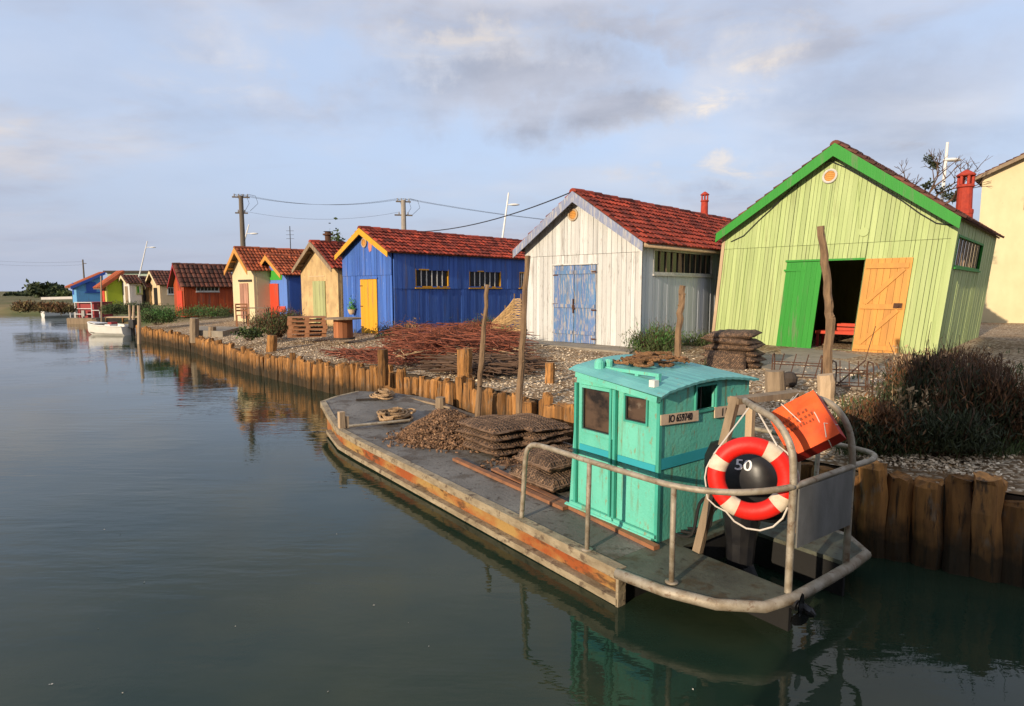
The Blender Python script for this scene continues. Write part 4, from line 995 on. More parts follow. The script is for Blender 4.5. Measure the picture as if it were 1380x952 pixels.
put_bush('shrub', 'low rusty heather behind the big brown shrub', 1250, 1330, 520, 480, 6000, .07, [leaf_brown, leaf_brown], 18, depth=.8, clumps=70, stems=200, spiky=.9, wd=.09)
stalks('dry_plant', 'tall dry stalks at the blue shed wall left of the windows', 545, 560, 462, 428, 16, reed_pale, 21)
stalks('dry_plant', 'cluster of upright red stalks in the middle of the brushwood', 570, 592, 480, 440, 26, reed_red, 22, .009)
stalks('dry_plant', 'upright red stalks under the first blue shed window', 600, 616, 470, 436, 18, reed_red, 23, .009)
stalks('dry_plant', 'bushy red stalks beside the wicker hurdle', 640, 664, 468, 428, 40, reed_red, 24, .008)
stalks('dry_plant', 'wispy dry grass stems against the orange door foot', 1210, 1262, 510, 462, 46, reed_pale, 25, .005)
stalks('dry_plant', 'wispy dry stems against the green shed side wall', 1270, 1335, 500, 462, 60, reed_pale, 26, .004)
# grass fringe (nobody could count it)
mb = MB(); rr = random.Random(5)
def tuft(p, n, h, w=.008):
    for k in range(n):
        a = rr.uniform(0,6.28); b = p + Vector((rr.gauss(0,.06), rr.gauss(0,.06), 0)); t = Vector((math.cos(a)*h*.4, math.sin(a)*h*.4, h*rr.uniform(.5,1.1))); sd = Vector((-math.sin(a), math.cos(a), 0))*w
        mb.add([b-sd, b+sd, b+t*.55+sd*.7+Vector((0,0,h*.1)), b+t], ((0,1,2,3),))
for k in range(1500):
    s_ = rr.uniform(-1, 26); t = rr.choice([rr.uniform(4.2,9), rr.uniform(6,14)])
    p = Q[0] - A*s_ + B*t; u, v = proj(Vector((p.x,p.y,.9)))
    if mnoise.noise(Vector((p.x*.5, p.y*.5, 3))) < .05 or 690 < u < 850 and v < 480 or 985 < u < 1260 and v < 510: continue
    tuft(Vector((p.x, p.y, gz(t, p.x, p.y)-.02)), 7, rr.uniform(.06,.2))
for k in range(900):
    u = rr.uniform(1130,1400); v = rr.uniform(540, 612); p = gp_(u, v, .88)
    tuft(Vector((p.x,p.y,.86)), 8, rr.uniform(.08,.22), .005)
struct(mb, 'grass', leaf_green, kind='stuff')
# far bank vegetation, left
def tree(label, u, vb, vt, wpx, Y, mats, seed, n=1600, ls=.5, name='tree'):
    base = Vector((D(u, vb, Y).x, Y, .8)); h = z_at(base, vt) - .8; r_ = wpx/2*Y/FPX; rr = random.Random(seed)
    o = thing(name, label, 'tree', base)
    mb = MB(); mb.tube([(0,0,-.3),(.05*h,0,h*.35),(.02*h,.03*h,h*.75)], [.045*h,.035*h,.01*h], 7)
    cl = []
    for k in range(22):
        a = rr.uniform(0,6.28); q = math.sqrt(rr.random()); z = h*rr.uniform(.35,.95); q *= (1.05 - abs(z/h-.6))
        c = Vector((math.cos(a)*r_*q, math.sin(a)*r_*q, z)); cl.append(c)
        if k < 10: mb.tube([(0,0,h*.3), c*.6+Vector((0,0,h*.1)), c], [.02*h,.012*h,.004*h], 5, cap=False)
    mb.build('trunk', twig_mat, o); mb = MB()
    for c in cl:
        for k in range(n//22): leaf(mb, c + Vector((rr.gauss(0,r_*.2), rr.gauss(0,r_*.2), rr.gauss(0,h*.08))), ls, rr, .2)
    mb.build('crown', mats, o); return o
tree('dark rounded tree on the far bank at the extreme left', 64, 412, 385, 36, 120, leaf_tree, 31, ls=.8)
tree('smaller dark tree beside the taller one on the far bank', 80, 412, 393, 22, 115, leaf_tree, 32, ls=.7)
tree('olive green bushy tree just left of the light blue shed', 94, 412, 397, 26, 110, leaf_green, 33, ls=.7)
tree('low dark tree on the far bank beyond the boats', 30, 412, 396, 34, 150, leaf_tree, 34, ls=.7)
tree('green tree top showing above the tan shed roof', 453, 400, 317, 26, 36, leaf_green, 36, n=1100, ls=.22)
for k, (u0, u1, vb, vt) in enumerate(((52,74,420,410),(72,98,422,411),(20,50,420,410))):
    put_bush('bank_shrub', ('olive bank scrub above the moored white boats', 'straw coloured bank scrub left of the red cabin barge', 'dark bank scrub at far left')[k], u0, u1, vb, vt, 3000, .20, [leaf_straw, leaf_brown], 60+k, clumps=60, spiky=.4, wd=.14)
# bare tree with dark clumps behind the green shed
base = Vector((D(1250, 300, 22).x, 22, .9)); o = thing('bare_tree', 'bare branching tree with dark ball shaped clumps behind the green shed roof', 'tree', base)
mb = MB(); rr = random.Random(3); tips = []
def branch(p, d, L_, r_, lev):
    e = p + d*L_ ; m_ = (p+e)/2 + Vector((rr.gauss(0,.05), rr.gauss(0,.05), rr.gauss(0,.03)))*L_
    mb.tube([p, m_, e], [r_, r_*.85, r_*.65], 5, cap=False)
    if lev == 0: tips.append(e); return
    for k in range(rr.choice((2,3,3))):
        nd_ = (d + Vector((rr.gauss(0,.55), rr.gauss(0,.4), rr.gauss(.05,.35)))).normalized(); branch(e, nd_, L_*rr.uniform(.55,.82), r_*.62, lev-1)
branch(Vector((0,0,-.2)), Vector((0,0,1)), 4.6, .13, 0); mb.tube([(0,0,4.1),(.05,0,4.5)], [.13,.11], 6)
for dx in (-.9,-.5,-.15,.25,.6): branch(Vector((.03,0,4.2)), Vector((dx,rr.gauss(0,.2),.62)).normalized(), .85, .05, 4)
mb.build('trunk', twig_mat, o); mb = MB(); hs_ = [q for q in tips if q.z > 2]
for u, v, r_ in ((1253,214,.09),(1259,223,.06),(1250,251,.09),(1269,256,.14),(1281,264,.12),(1289,266,.09)):
    c = D(u, v, 22) - base
    mb_t = c
    for k in range(110): leaf(mb, c + Vector((rr.gauss(0,r_), rr.gauss(0,r_), rr.gauss(0,r_*.85))), .10, rr, .1)
mb.build('leaf_clumps', leaf_dark, o)

# ------------------------------------------------------------------ brushwood, shells, heaps
def brush(label, poly_uv, n, m, seed, hgt=.25, L_=(.4,1.0), r=(.006,.014), name='brushwood_heap', flatness=.25, kind='stuff'):
    rr = random.Random(seed); us = [p[0] for p in poly_uv]; vs = [p[1] for p in poly_uv]; mb = MB(); k = 0
    def inside(u, v):
        c = False; j = len(poly_uv)-1
        for i in range(len(poly_uv)):
            a, b = poly_uv[i], poly_uv[j]
            if (a[1] > v) != (b[1] > v) and u < (b[0]-a[0])*(v-a[1])/(b[1]-a[1]) + a[0]: c = not c
            j = i
        return c
    while k < n:
        u = rr.uniform(min(us), max(us)); v = rr.uniform(min(vs), max(vs))
        if not inside(u, v): continue
        p = gp_(u, v, .88)
        if mnoise.noise(Vector((p.x*.9, p.y*.9, seed))) < rr.uniform(-.55,.25): k += .25; continue
        k += 1; p = p + Vector((0,0,rr.random()**1.6*hgt))
        a = rr.gauss(A_ANG, .7); l_ = rr.uniform(*L_); d = Vector((math.cos(a)*l_, math.sin(a)*l_, rr.gauss(0,flatness)*l_*.5))
        q = rr.uniform(*r); mb.tube([p-d/2, p+Vector((rr.gauss(0,.02),rr.gauss(0,.02),rr.gauss(0,.02))), p+d/2], [q,q*.8,q*.5], 4, cap=False)
    o = mb.build(name, m); tag(o, label, 'brushwood', None, kind); return o
brush('tangled heap of dead red brown stalks before the blue shed', [(520,470),(545,455),(640,452),(690,462),(712,480),(690,488),(600,486),(540,486)], 2300, reed_red, 51, .55)
brush('dead red stalks strewn along the quay edge', [(440,478),(520,470),(560,480),(560,492),(500,490)], 420, reed_red, 52, .10)
brush('dark bundle of long sticks lying behind the thick post', [(600,492),(660,478),(712,484),(712,500),(650,506),(600,503)], 420, twig_mat, 53, .20, (.8,1.7), (.010,.02), flatness=.1)
brush('pale sticks scattered over the red brushwood', [(530,490),(540,455),(700,460),(706,486)], 160, reed_pale, 54, .32, (.4,.9))
brush('reddish twigs by the white shed doorstep', [(805,470),(842,468),(850,476),(812,476)], 120, reed_red, 55, .06, (.15,.4))
# shells (uncountable)
mb = MB(); rr = random.Random(11)
def shell(p, s_):
    a = rr.uniform(0,6.28); n = Vector((rr.gauss(0,.5), rr.gauss(0,.5), 1)).normalized(); x = n.cross(Vector((math.cos(a), math.sin(a), .1))).normalized(); y = n.cross(x)
    b = len(mb.v); k = 5; pts = [p + n*s_*.28]
    for i in range(k): 
        t = 2*PI*i/k; q = s_*rr.uniform(.7,1.15); pts.append(p + x*math.cos(t)*q*.8 + y*math.sin(t)*q*.55)
    mb.add(pts, [(0, 1+i, 1+(i+1)%k) for i in range(k)])
cnt = 0
while cnt < 15000:
    s_ = rr.uniform(-1.5, 30) ; t = rr.uniform(.12, 7.5)
    if rr.random() > 1.15 - t/8: continue
    p = Q[0] - A*s_
    # snap onto quay polyline
    yq = p.y; p = Vector((quay_x(yq), yq, 0)) + B*t
    u, v = proj(Vector((p.x,p.y,.88)))
    if not (150 < u < 1420): cnt += 1; continue
    dn = mnoise.noise(Vector((p.x*.6, p.y*.6, 7)))
    if rr.random() > .62 + dn*.9: cnt += .3; continue
    cnt += 1; shell(Vector((p.x, p.y, gz(t, p.x, p.y)+.004)), rr.uniform(.02,.05) if p.y > 8 else rr.uniform(.014,.034))
for k in range(2600):
    u = rr.gauss(1245, 60); v = rr.uniform(596, 660); p = gp_(u, v, .84)
    if p.y < 4: continue
    if (p.x - quay_x(p.y)) < .12: continue
    shell(p + Vector((0,0,.005+abs(rr.gauss(0,.02)))), rr.uniform(.013,.036))
for k in range(1600):
    u = rr.uniform(1030, 1190); v = rr.uniform(512, 570); p = gp_(u, v, .90); shell(p + Vector((0,0,.005)), rr.uniform(.016,.036))
struct(mb, 'oyster_shells', shell_m, kind='stuff')
slab([G(702,464,.95), G(848,478,.95), G(870,466,.95), G(720,456,.95)], 1.005)
slab([G(985,492,.9), G(1160,528,.9), G(1262,500,.9), G(1075,468,.9)], .975)
slab([G(258,446,.85), G(300,448,.85), G(324,442,.85), G(272,440.5,.85)], .885)

# ------------------------------------------------------------------ things on the quay
# pallets
def pallet(loc, rz, label, first=[]):
    if not first:
        o = thing('pallet', label, 'pallet', loc, rz, 'pallets stacked on the quay')
        for k in range(5): mb = MB(); mb.box(-.6,.6,-.5+.215*k,-.37+.215*k,.105,.127); mb.build('deck_board', pallet_mat, o)
        for k in range(3):
            mb = MB(); mb.box(-.6,.6,-.5+.44*k,-.38+.44*k,0,.022); mb.build('bottom_board', pallet_mat, o)
            for q in range(3): mb = MB(); mb.box(-.6+.53*q,-.46+.53*q,-.5+.44*k,-.38+.44*k,.0225,.1045); mb.build('block', pallet_mat, o)
        first.append(o); return o
    o = copy_tree(first[0]); o.location = loc; o.rotation_euler = (0,0,rz); o['label'] = label; return o
bp = G(411, 455, .95)
for k, nm in enumerate(('lowest of the red brown pallets stacked by the rusty shrub', 'second pallet up in the red brown stack on the quay', 'middle pallet of the red brown stack on the quay', 'fourth pallet up in the red brown stack on the quay', 'topmost pallet of the red brown stack on the quay')):
    pallet(bp + Vector((R.uniform(-.05,.05), .3+R.uniform(-.05,.05), .02 + k*.130)), .35 + R.uniform(-.12,.12) , nm)
# cable reel used as a table
b = G(463, 457, .95); o = thing('cable_reel', 'upright brown wooden cable reel used as a table beside the blue shed', 'cable reel', b)
hh = z_at(b, 428.5) - b.z
mb = MB()
for k in range(14):
    a = 2*PI*k/14; M_ = Matrix.Rotation(a, 4, 'Z'); mb.box(-.062,.062,.27,.295,.05,hh-.05,M_)
mb.build('drum_staves', mk('orange_brown_staves', (.36,.13,.05), (.18,.07,.03), .8, .3, (8,8,1)), o)
mb = MB(); mb.lathe([(.56,0),(.56,.045)], 24, (0,0,hh-.045)); mb.build('top_disc', weath_wood, o)
mb = MB(); mb.lathe([(.36,0),(.36,.045)], 24, (0,0,0)); mb.build('bottom_disc', dark_wood, o)
# chair and table in front of the cream shed
b = G(327, 440, .98); o = thing('garden_chair', 'reddish wooden chair in front of the cream shed door', 'chair', b, .5)
for x in (-.22,.22):
    for y in (-.2,.2):
        mb = MB(); mb.box(x-.025,x+.025,y-.025,y+.025,0,.45 if y < 0 else .95); mb.build('leg', pallet_mat, o)
mb = MB(); 
for k in range(4): mb.box(-.25,.25,-.24+.115*k,-.135+.115*k,.453,.478)
mb.build('seat', pallet_mat, o)
mb = MB()
for z in (.62,.75,.88): mb.box(-.22,.22,.228,.246,z,z+.07)
mb.build('backrest', pallet_mat, o)
b = G(346, 437, .98); o = thing('garden_table', 'slim table with dark legs in front of the small blue shed', 'table', b, .2)
mb = MB(); mb.box(-.55,.55,-.3,.3,.70,.735); mb.build('tabletop', weath_wood, o)
for x in (-.48,.48):
    for y in (-.24,.24): mb = MB(); mb.box(x-.02,x+.02,y-.02,y+.02,0,.699); mb.build('leg', dark_wood, o)
b = G(376, 441, .98); o = thing('garden_chair', 'red metal folding chair by the red door of the small blue shed', 'chair', b, -.3)
mb = MB(); mb.box(-.2,.2,-.2,.2,.44,.46); mb.build('seat', red_paint, o)
mb = MB(); mb.box(-.2,.2,.2,.215,.6,.85); mb.build('backrest', red_paint, o)
for x in (-.19,.19):
    mb = MB(); mb.tube([(x,-.2,0),(x,.21,.86)], .013, 6); mb.build('leg', dark_red, o)
    mb = MB(); mb.tube([(x*.9,.22,0),(x*.9,-.18,.43)], .013, 6); mb.build('leg', dark_red, o)
# wicker hurdle
p0 = G(661, 449, .95); p1_ = G(703, 456, .95); o = thing('wicker_hurdle', 'curved woven wicker hurdle leaning between the blue and white sheds', 'wicker fence', p0)
d = (p1_-p0); hL = 1.35
mb = MB(); rr = random.Random(9)
for r_ in range(22):
    z = .05 + r_*.055; pts = []
    for k in range(13):
        f = k/12; lim = .35 + 1.0*min(1, f*1.5); zz = z*lim/1.3
        pts.append(d*f + Vector((.6*math.sin(f*PI)*.2, -.35*math.sin(f*PI) + (.03 if (k+r_)%2 else -.03), zz + rr.gauss(0,.008))))
    mb.tube(pts, .022, 5)
mb.build('woven_withies', wicker, o)
for f in (.1,.4,.7,.97):
    lim = .35 + 1.0*min(1, f*1.5); p = d*f + Vector((.6*math.sin(f*PI)*.2, -.35*math.sin(f*PI), 0)); mb = MB(); mb.tube([p-Vector((0,0,.1)), p+Vector((0,0,lim+.08))], .025, 6); mb.build('stake', stick_mat, o)
# stack of net bags by the green shed
def net_bag(loc, sx, sy, sz, rz, label, m, group, tilt=(0,0), seed=0, wire=None):
    rr = random.Random(seed); nx, ny = (15, 17) if wire else (9, 9); mb = MB()
    for sgn in (1,-1):
        for i in range(nx+1):
            for j in range(ny+1):
                x, y = 2*i/nx-1, 2*j/ny-1; e = max(0, 1-max(abs(x),abs(y))**4); bz = sz*(.12+.88*e**.5)*(.5)
                bz *= 1 + .35*mnoise.noise(Vector((x*2+seed, y*2, sgn)))
                mb.v.append(Vector((x*sx/2*(1+.03*rr.uniform(-1,1)), y*sy/2*(1+.03*rr.uniform(-1,1)), sz*.5 + sgn*bz)))
    w_ = ny+1; N = (nx+1)*w_
    for s0 in (0,1):
        for i in range(nx):
            for j in range(ny):
                f = [s0*N+i*w_+j, s0*N+(i+1)*w_+j, s0*N+(i+1)*w_+j+1, s0*N+i*w_+j+1]; mb.f.append(f if s0 == 0 else f[::-1]); mb.m.append(0)
    rim = [i*w_ for i in range(nx+1)] + [nx*w_+j for j in range(1,ny+1)] + [i*w_+ny for i in range(nx-1,-1,-1)] + [j for j in range(ny-1,0,-1)]
    for a, b in zip(rim, rim[1:]+rim[:1]): mb.f.append([a, N+a, N+b, b]); mb.m.append(0)
    o = mb.build('net_bag', m, loc=loc, smooth=True); o.rotation_euler = (tilt[0], tilt[1], rz)
    if wire:
        wm = MB(); V_ = mb.v
        for i in range(0, nx+1): wm.tube([V_[i*w_+j] + Vector((0,0,.004)) for j in range(ny+1)], .0035, 3, cap=False)
        for j in range(0, ny+1): wm.tube([V_[i*w_+j] + Vector((0,0,.004)) for i in range(nx+1)], .0035, 3, cap=False)
        for f_ in (.0,.33,.66,1.0): wm.tube([V_[q]*(1-f_) + V_[N+q]*f_ + Vector((V_[q].x*.012, V_[q].y*.012, 0)) for q in rim + rim[:1]], .0035, 3, cap=False)
        for q in rim: wm.tube([V_[q]*1.01, V_[N+q]*1.01], .0035, 3, cap=False)
        wm.build('netting', wire, o)
    tag(o, label, 'net bag', group); return o
nb = G(992, 498, .93)
for k, nm in enumerate(('lowest flattened brown net bag in the stack by the green shed', 'second net bag from the ground in the stack by the green shed', 'third net bag from the ground in the stack by the green shed','fourth net bag up, sagging, in the stack by the green shed','fifth net bag up in the stack by the green shed','topmost brown net bag on the stack by the green shed')):
    net_bag(nb + Vector((R.uniform(-.06,.06)+.05, .45+R.uniform(-.05,.05), k*.115)), 1.15-.04*k, .75, .17, -.6+R.uniform(-.15,.15), nm, net_brown, 'net bags stacked by the green shed', (R.uniform(-.06,.06), R.uniform(-.08,.08)), 70+k)
net_bag(nb + Vector((-.22, .02, .02)), .78, .70, .08, -.35, 'square brown net bag leaning upright against the net stack', net_brown, 'net bags stacked by the green shed', (1.12, 0), 79)
# rusty iron rack frames
def rack(label, u, v, rz, w_, h_, tl):
    b = G(u, v, .9); o = thing('iron_rack', label, 'iron rack', b, rz); mb = MB()
    for x in (-w_/2, w_/2):
        mb.tube([(x,0,-.1),(x,0,h_*.85),(x,.06,h_),(x,.3,h_),(x,.38,h_*.85),(x,.4,-.1)], .011, 6)
    for z in (.3*h_, .7*h_): mb.tube([(-w_/2,0,z),(w_/2,0,z)], .009, 5); mb.tube([(-w_/2,.39,z),(w_/2,.39,z)], .009, 5)
    for k in range(4): x = -w_/2 + w_*(k+.5)/4; mb.tube([(x,0,.3*h_),(x+tl,.1,h_*1.05)], .008, 5)
    mb.build('rack_bars', rust_iron, o); return o
rack('rusty iron rack in front of the bright green door', 1072, 520, -.5, .75, .50, .08)
rack('rusty hooped iron rack left of the brown shrub', 1150, 534, -.3, .5, .50, .0)
b = G(1115, 530, .9); e = D(1166, 486, b.y+.9); m_ = D(1180, 440, b.y+1.0)
mb = MB(); mb.tube([Vector((0,0,0)), e-b], .012, 6); mb.tube([e-b, m_-b], .007, 5); tag(mb.build('bent_iron_rod', rust_iron, loc=b), 'thin bent iron rod leaning towards the orange door', 'iron rod')
b = G(1063, 522, .9); mb = MB(); mb.lathe([(.06,0),(.12,.05),(.13,.16),(.08,.24),(.02,.26)], 12); tag(mb.build('black_bucket', dark_wood, loc=b), 'small black bucket beside the square brown post', 'bucket')

# ------------------------------------------------------------------ the work boat
BO = Vector((.855, 4.605, 0)); BF = Vector((-.6047, .7965, 0)).normalized(); BR = Vector((BF.y, -BF.x, 0)); B_ANG = math.atan2(BR.y, BR.x)
def bl(P): q = P - BO; return Vector((q.dot(BR), q.dot(BF), q.z))
def bg(u, v, z): return bl(G(u, v, z))
def bd(u, v, Y): return bl(D(u, v, Y))
def bhit(u, v, axis, val):
    """picture ray meets the plane x=val (axis 0) or y=val (axis 1) of the boat frame"""
    n = BR if axis == 0 else BF; o_ = BO + n*val; d = ray(u, v); t = (o_-CAM).dot(n)/d.dot(n); return bl(CAM + d*t)
boat = thing('work_boat', 'flat decked grey oyster work boat with turquoise cabin moored along the quay', 'boat', BO, B_ANG)
def dz(f): return .30 + .006*max(f,0) + max(0, f-5.9)*.062
left = [(.74,-1.03),(.45,-.95),(.22,-.72),(.08,-.40),(0,-.02),(0,1.2),(0,2.5),(0,4),(0,5.2),(.02,5.9),(.20,6.8),(.42,7.75),(.80,8.02),(1.35,8.25)]
def lx(f):
    for (x0,f0),(x1,f1) in zip(left, left[1:]):
        if f0 <= f <= f1: return x0 + (x1-x0)*(f-f0)/(f1-f0)
    return left[0][0] if f < left[0][1] else left[-1][0]
def rx(f):
    pts = [(1.55,-1.03),(1.9,-1.0),(2.12,-.75),(2.18,-.3),(2.2,0),(2.30,2),(2.36,4),(2.36,6.8),(2.1,7.6),(1.36,8.25)]
    for (x0,f0),(x1,f1) in zip(pts, pts[1:]):
        if f0 <= f <= f1: return x0 + (x1-x0)*(f-f0)/(f1-f0)
    return pts[0][0]
def strip(mb, fs, xa, xb, th=.035):
    for f0, f1 in zip(fs, fs[1:]):
        z0, z1 = dz(f0), dz(f1); n = 5
        a0, b0, a1, b1 = xa(f0), xb(f0), xa(f1), xb(f1)
        vs = [(a0,f0,z0),(b0,f0,z0),(b1,f1,z1),(a1,f1,z1),(a0,f0,z0-th),(b0,f0,z0-th),(b1,f1,z1-th),(a1,f1,z1-th)]
        mb.add(vs, ((0,1,2,3),(7,6,5,4),(0,4,5,1),(1,5,6,2),(2,6,7,3),(3,7,4,0)))
mb = MB(); strip(mb, [.16,.8,1.4,2,3,4,5,5.9,6.4,6.9,7.3,7.75,8.02,8.24], lx, rx); mb.build('deck', deck_mat, boat)
mb = MB(); strip(mb, [-1.03,-.95,-.72,-.4,-.02,.157], lx, lambda f: .76); mb.build('aft_deck', deck_aft, boat)
mb = MB(); strip(mb, [-1.03,-1.0,-.75,-.3,0,.157], lambda f: 1.56, rx); mb.build('aft_deck', deck_aft, boat)
mb = MB(); strip(mb, [-.02,.157], lambda f: .762, lambda f: 1.558); mb.build('motor_well_sill', deck_aft, boat)
mb = MB(); mb.box(.765,1.555,-1.0,.14,-.06,-.03); mb.box(1.562,1.60,-1.0,.14,-.3,.262); mb.box(.715,.757,-1.0,.14,-.3,.262); mb.box(.765,1.555,.10,.145,-.3,.262); mb.build('motor_well', hull_dark, boat)  # near-black tray: the darkness of the well is put into its colour
# hull box: inset side panel, timber strake above and chine strip below
def hull_line(off): return [(max(lx(f),0)+off, f) for f in (0.02,1.2,2.5,4,5.2,5.9,6.8,7.5)]
mb = MB(); pl = hull_line(.055); pr = [(rx(f)-.05, f) for f in (0.02,4,6.6,7.2)]
ring_ = pl + [(1.0,7.9),(1.4,8.0)] + pr[::-1]
n = len(ring_); vs = [(x,f,-.35) for x, f in ring_] + [(x,f,dz(f)-.036) for x, f in ring_]
mb.add(vs, [[i,(i+1)%n,n+(i+1)%n,n+i] for i in range(n-1)]); mb.mi = 1; mb.add([vs[0],vs[n-1],vs[2*n-1],vs[n]], ((0,1,2,3),))
mb.build('hull', [rust_hull, hull_dark], boat)
def rail_box(name, m, zc, hh, ww, fs, off):
    mb = MB()
    for f0, f1 in zip(fs, fs[1:]): 
        a = Vector((lx(f0)+off, f0, dz(f0)+zc)); b_ = Vector((lx(f1)+off, f1, dz(f1)+zc)); mb.bar(a, b_ + (b_-a).normalized()*.004, ww, hh)
    return mb.build(name, m, boat)
rail_box('gunwale_strake', strake, -.035, .085, .10, [.0,1.2,2.5,4,5.2,5.9,6.8,7.75], .022)
rail_box('gunwale_strake', strake, -.06, .12, .07, [7.75,8.02,8.25], .0)
mb = MB()
for f0, f1 in zip([.0,1.2,2.5,4,5.2,5.9],[1.2,2.5,4,5.2,5.9,7.0]): mb.bar((lx(f0)+.02,f0,.035+ .004*f0),(lx(f1)+.02,f1+.004,.035+.004*f1), .10, .06)
mb.build('chine_strip', strake, boat)
mb = MB(); mb.box(-.03,.055,-.012,.016,-.2,.30); mb.build('hull_end_plate', strake, boat)
# round edge bar around the stern platform
mb = MB(); P_ = [(x, f, dz(f)-.03) for x, f in [(-.02,.02),(.05,-.40),(.19,-.74),(.43,-.97),(.74,-1.03),(1.15,-1.04),(1.58,-1.04),(1.92,-1.02),(2.15,-.77),(2.2,-.3)]]
mb.tube(P_, .042, 10); sm(mb.build('stern_edge_bar', galv, boat))
mb = MB(); mb.bar((.04,.14,.291),(.72,-.20,.291),.012,.012); mb.build('deck_seam', dark_wood, boat)
# cabin -------------------------------------------------------------
cabin = bpy.data.objects.new('cabin', None); col.objects.link(cabin); cabin.parent = boat
CX0, CX1, CY0, CY1 = .62, 1.98, .15, 1.28
zt_ap = z_at(BO + BR*CX0 + BF*CY0, 528); zb_c = .28
def ctop(x, y):
    f = (x-CX0)/(CX1-CX0); return zt_ap - .01 + .065*math.sin(PI*min(max(f,0),1)) + .115*(y-CY0)/(CY1-CY0) - .0*f
CYT = CY1 - .10    # forward wall leans aft
def cab_face(mb, pts, th): mb.poly(pts, th)
# port side (towards the camera): panel with two openings built from strips
w1a = bhit(786,522,0,CX0); w1b = bhit(824,585,0,CX0); w2a = bhit(843.5,533,0,CX0); w2b = bhit(871,569,0,CX0)
zA1, zA0 = w1a.z, bhit(784,577,0,CX0).z; yA1, yA0 = w1a.y, w1b.y
zB1, zB0 = w2a.z, bhit(845,566,0,CX0).z; yB1, yB0 = w2a.y, w2b.y
Tport = lambda x, d, z: (CX0 + d, x + 0, z)
mb = MB()
plain_wall(mb, CY0, CY1-.0, zb_c, lambda y: ctop(CX0, y), [(yB0,yB1,zB0,zB1),(yA0,yA1,zA0,zA1)], lambda x,d,z: (CX0+.012+d*.3, x - .10*max(0,(z-.3)/1.4)*max(0,(x-yA1)/(CY1-yA1)), z), th=.1)
mb.build('port_side_panel', turq, cabin)
mb = MB(); mb.box(CX0+.02, CX0+.028, yA0-.01, yA1+.01, zA0-.01, zA1+.01); mb.build('pane', glass_cabin, cabin)
mb = MB(); mb.box(CX0+.02, CX0+.028, yB0-.01, yB1+.01, zB0-.01, zB1+.01); mb.build('pane', glass_cabin, cabin)
def frame_y(y0, y1, z0, z1, w_, x0_, x1_):
    mb = MB(); mb.box(x0_,x1_,y0-w_,y0,z0-w_,z1+w_); mb.box(x0_,x1_,y1,y1+w_,z0-w_,z1+w_); mb.box(x0_+.001,x1_,y0,y1,z1,z1+w_-.001); mb.box(x0_+.001,x1_,y0,y1,z0-w_+.001,z0); return mb
frame_y(yA0,yA1,zA0,zA1,.03,CX0-.016,CX0+.018).build('window_frame', turq, cabin)
frame_y(yB0,yB1,zB0,zB1,.018,CX0-.010,CX0+.018).build('window_frame', turq_dk, cabin)
for a_ in ((yA0,yA1,zA0,zA1),(yB0,yB1,zB0,zB1)): frame_y(a_[0]+.012,a_[1]-.012,a_[2]+.012,a_[3]-.012,.012,CX0+.004,CX0+.0195).build('window_seal', seal_mat, cabin)
# sliding door stiles and rails
ys = bhit(828,600,0,CX0).y; ye = bhit(775,560,0,CX0).y
mb = MB(); ztp = lambda y: ctop(CX0,y)
mb.box(CX0-.035, CX0-.002, ys-.035, ys-.008, zb_c+.07, ztp(ys)-.09); mb.box(CX0-.03, CX0-.002, ys+.02, ys+.045, zb_c+.07, ztp(ys)-.09)
mb.box(CX0-.03, CX0-.002, CY1-.13, CY1-.10, zb_c+.07, ztp(ye)-.14); mb.build('door_stile', turq_dk, cabin)
mb = MB(); mb.bar((CX0-.03, CY0-.01, ztp(CY0)-.055), (CX0-.03, CY1-.14, ztp(CY1)-.06), .055, .05); mb.build('door_track', turq, cabin)
mb = MB(); mb.bar((CX0-.02, CY0+.0, zb_c+.085), (CX0-.02, CY1-.05, zb_c+.10), .03, .03); mb.tube([(CX0-.03, CY0+.02, zb_c+.05),(CX0-.03, CY1, zb_c+.06)], .028, 8); mb.build('door_sill_tube', turq, cabin)
mb = MB(); mb.box(CX0-.010, CX0-.003, CY0+.03, ys-.05, zA0-.22, zA0-.16); mb.box(CX0-.010, CX0-.003, ys+.06, CY1-.16, zA0-.215, zA0-.155); mb.build('blue_stripe', stripe_blue, cabin)
# aft face
wa = bhit(939,522,1,CY0); wb = bhit(964,552,1,CY0); wx0, wx1, wz1_, wz0_ = wa.x, wb.x, wa.z, bhit(950,552,1,CY0).z
mb = MB(); plain_wall(mb, CX0+.012, CX1, zb_c, lambda x: ctop(x, CY0), [(wx0,wx1,wz0_,wz1_)], lambda x,d,z: (x, CY0+.012+d*.3, z), th=.1, breaks=[CX0+(CX1-CX0)*k/10 for k in range(1,10)])
mb.build('aft_panel', turq, cabin)
mb = MB(); mb.box(wx0-.02,wx0,CY0-.010,CY0+.02,wz0_-.02,wz1_+.02); mb.box(wx1,wx1+.02,CY0-.010,CY0+.02,wz0_-.02,wz1_+.02); mb.box(wx0,wx1,CY0-.009,CY0+.02,wz1_,wz1_+.02); mb.box(wx0,wx1,CY0-.009,CY0+.02,wz0_-.02,wz0_); mb.build('window_frame', turq_dk, cabin)
mb = MB(); mb.box(wx0+.45*(wx1-wx0), wx0+.5*(wx1-wx0), CY0+.05, CY0+.06, wz0_, wz1_); mb.build('window_divider', dark_wood, cabin)
sx0 = CX0+.0; mb = MB(); mb.box(sx0+.02, bhit(955,620,1,CY0).x, CY0-.003, CY0+.0, bhit(890,634,1,CY0).z, bhit(890,619,1,CY0).z); mb.build('blue_stripe', stripe_blue, cabin)
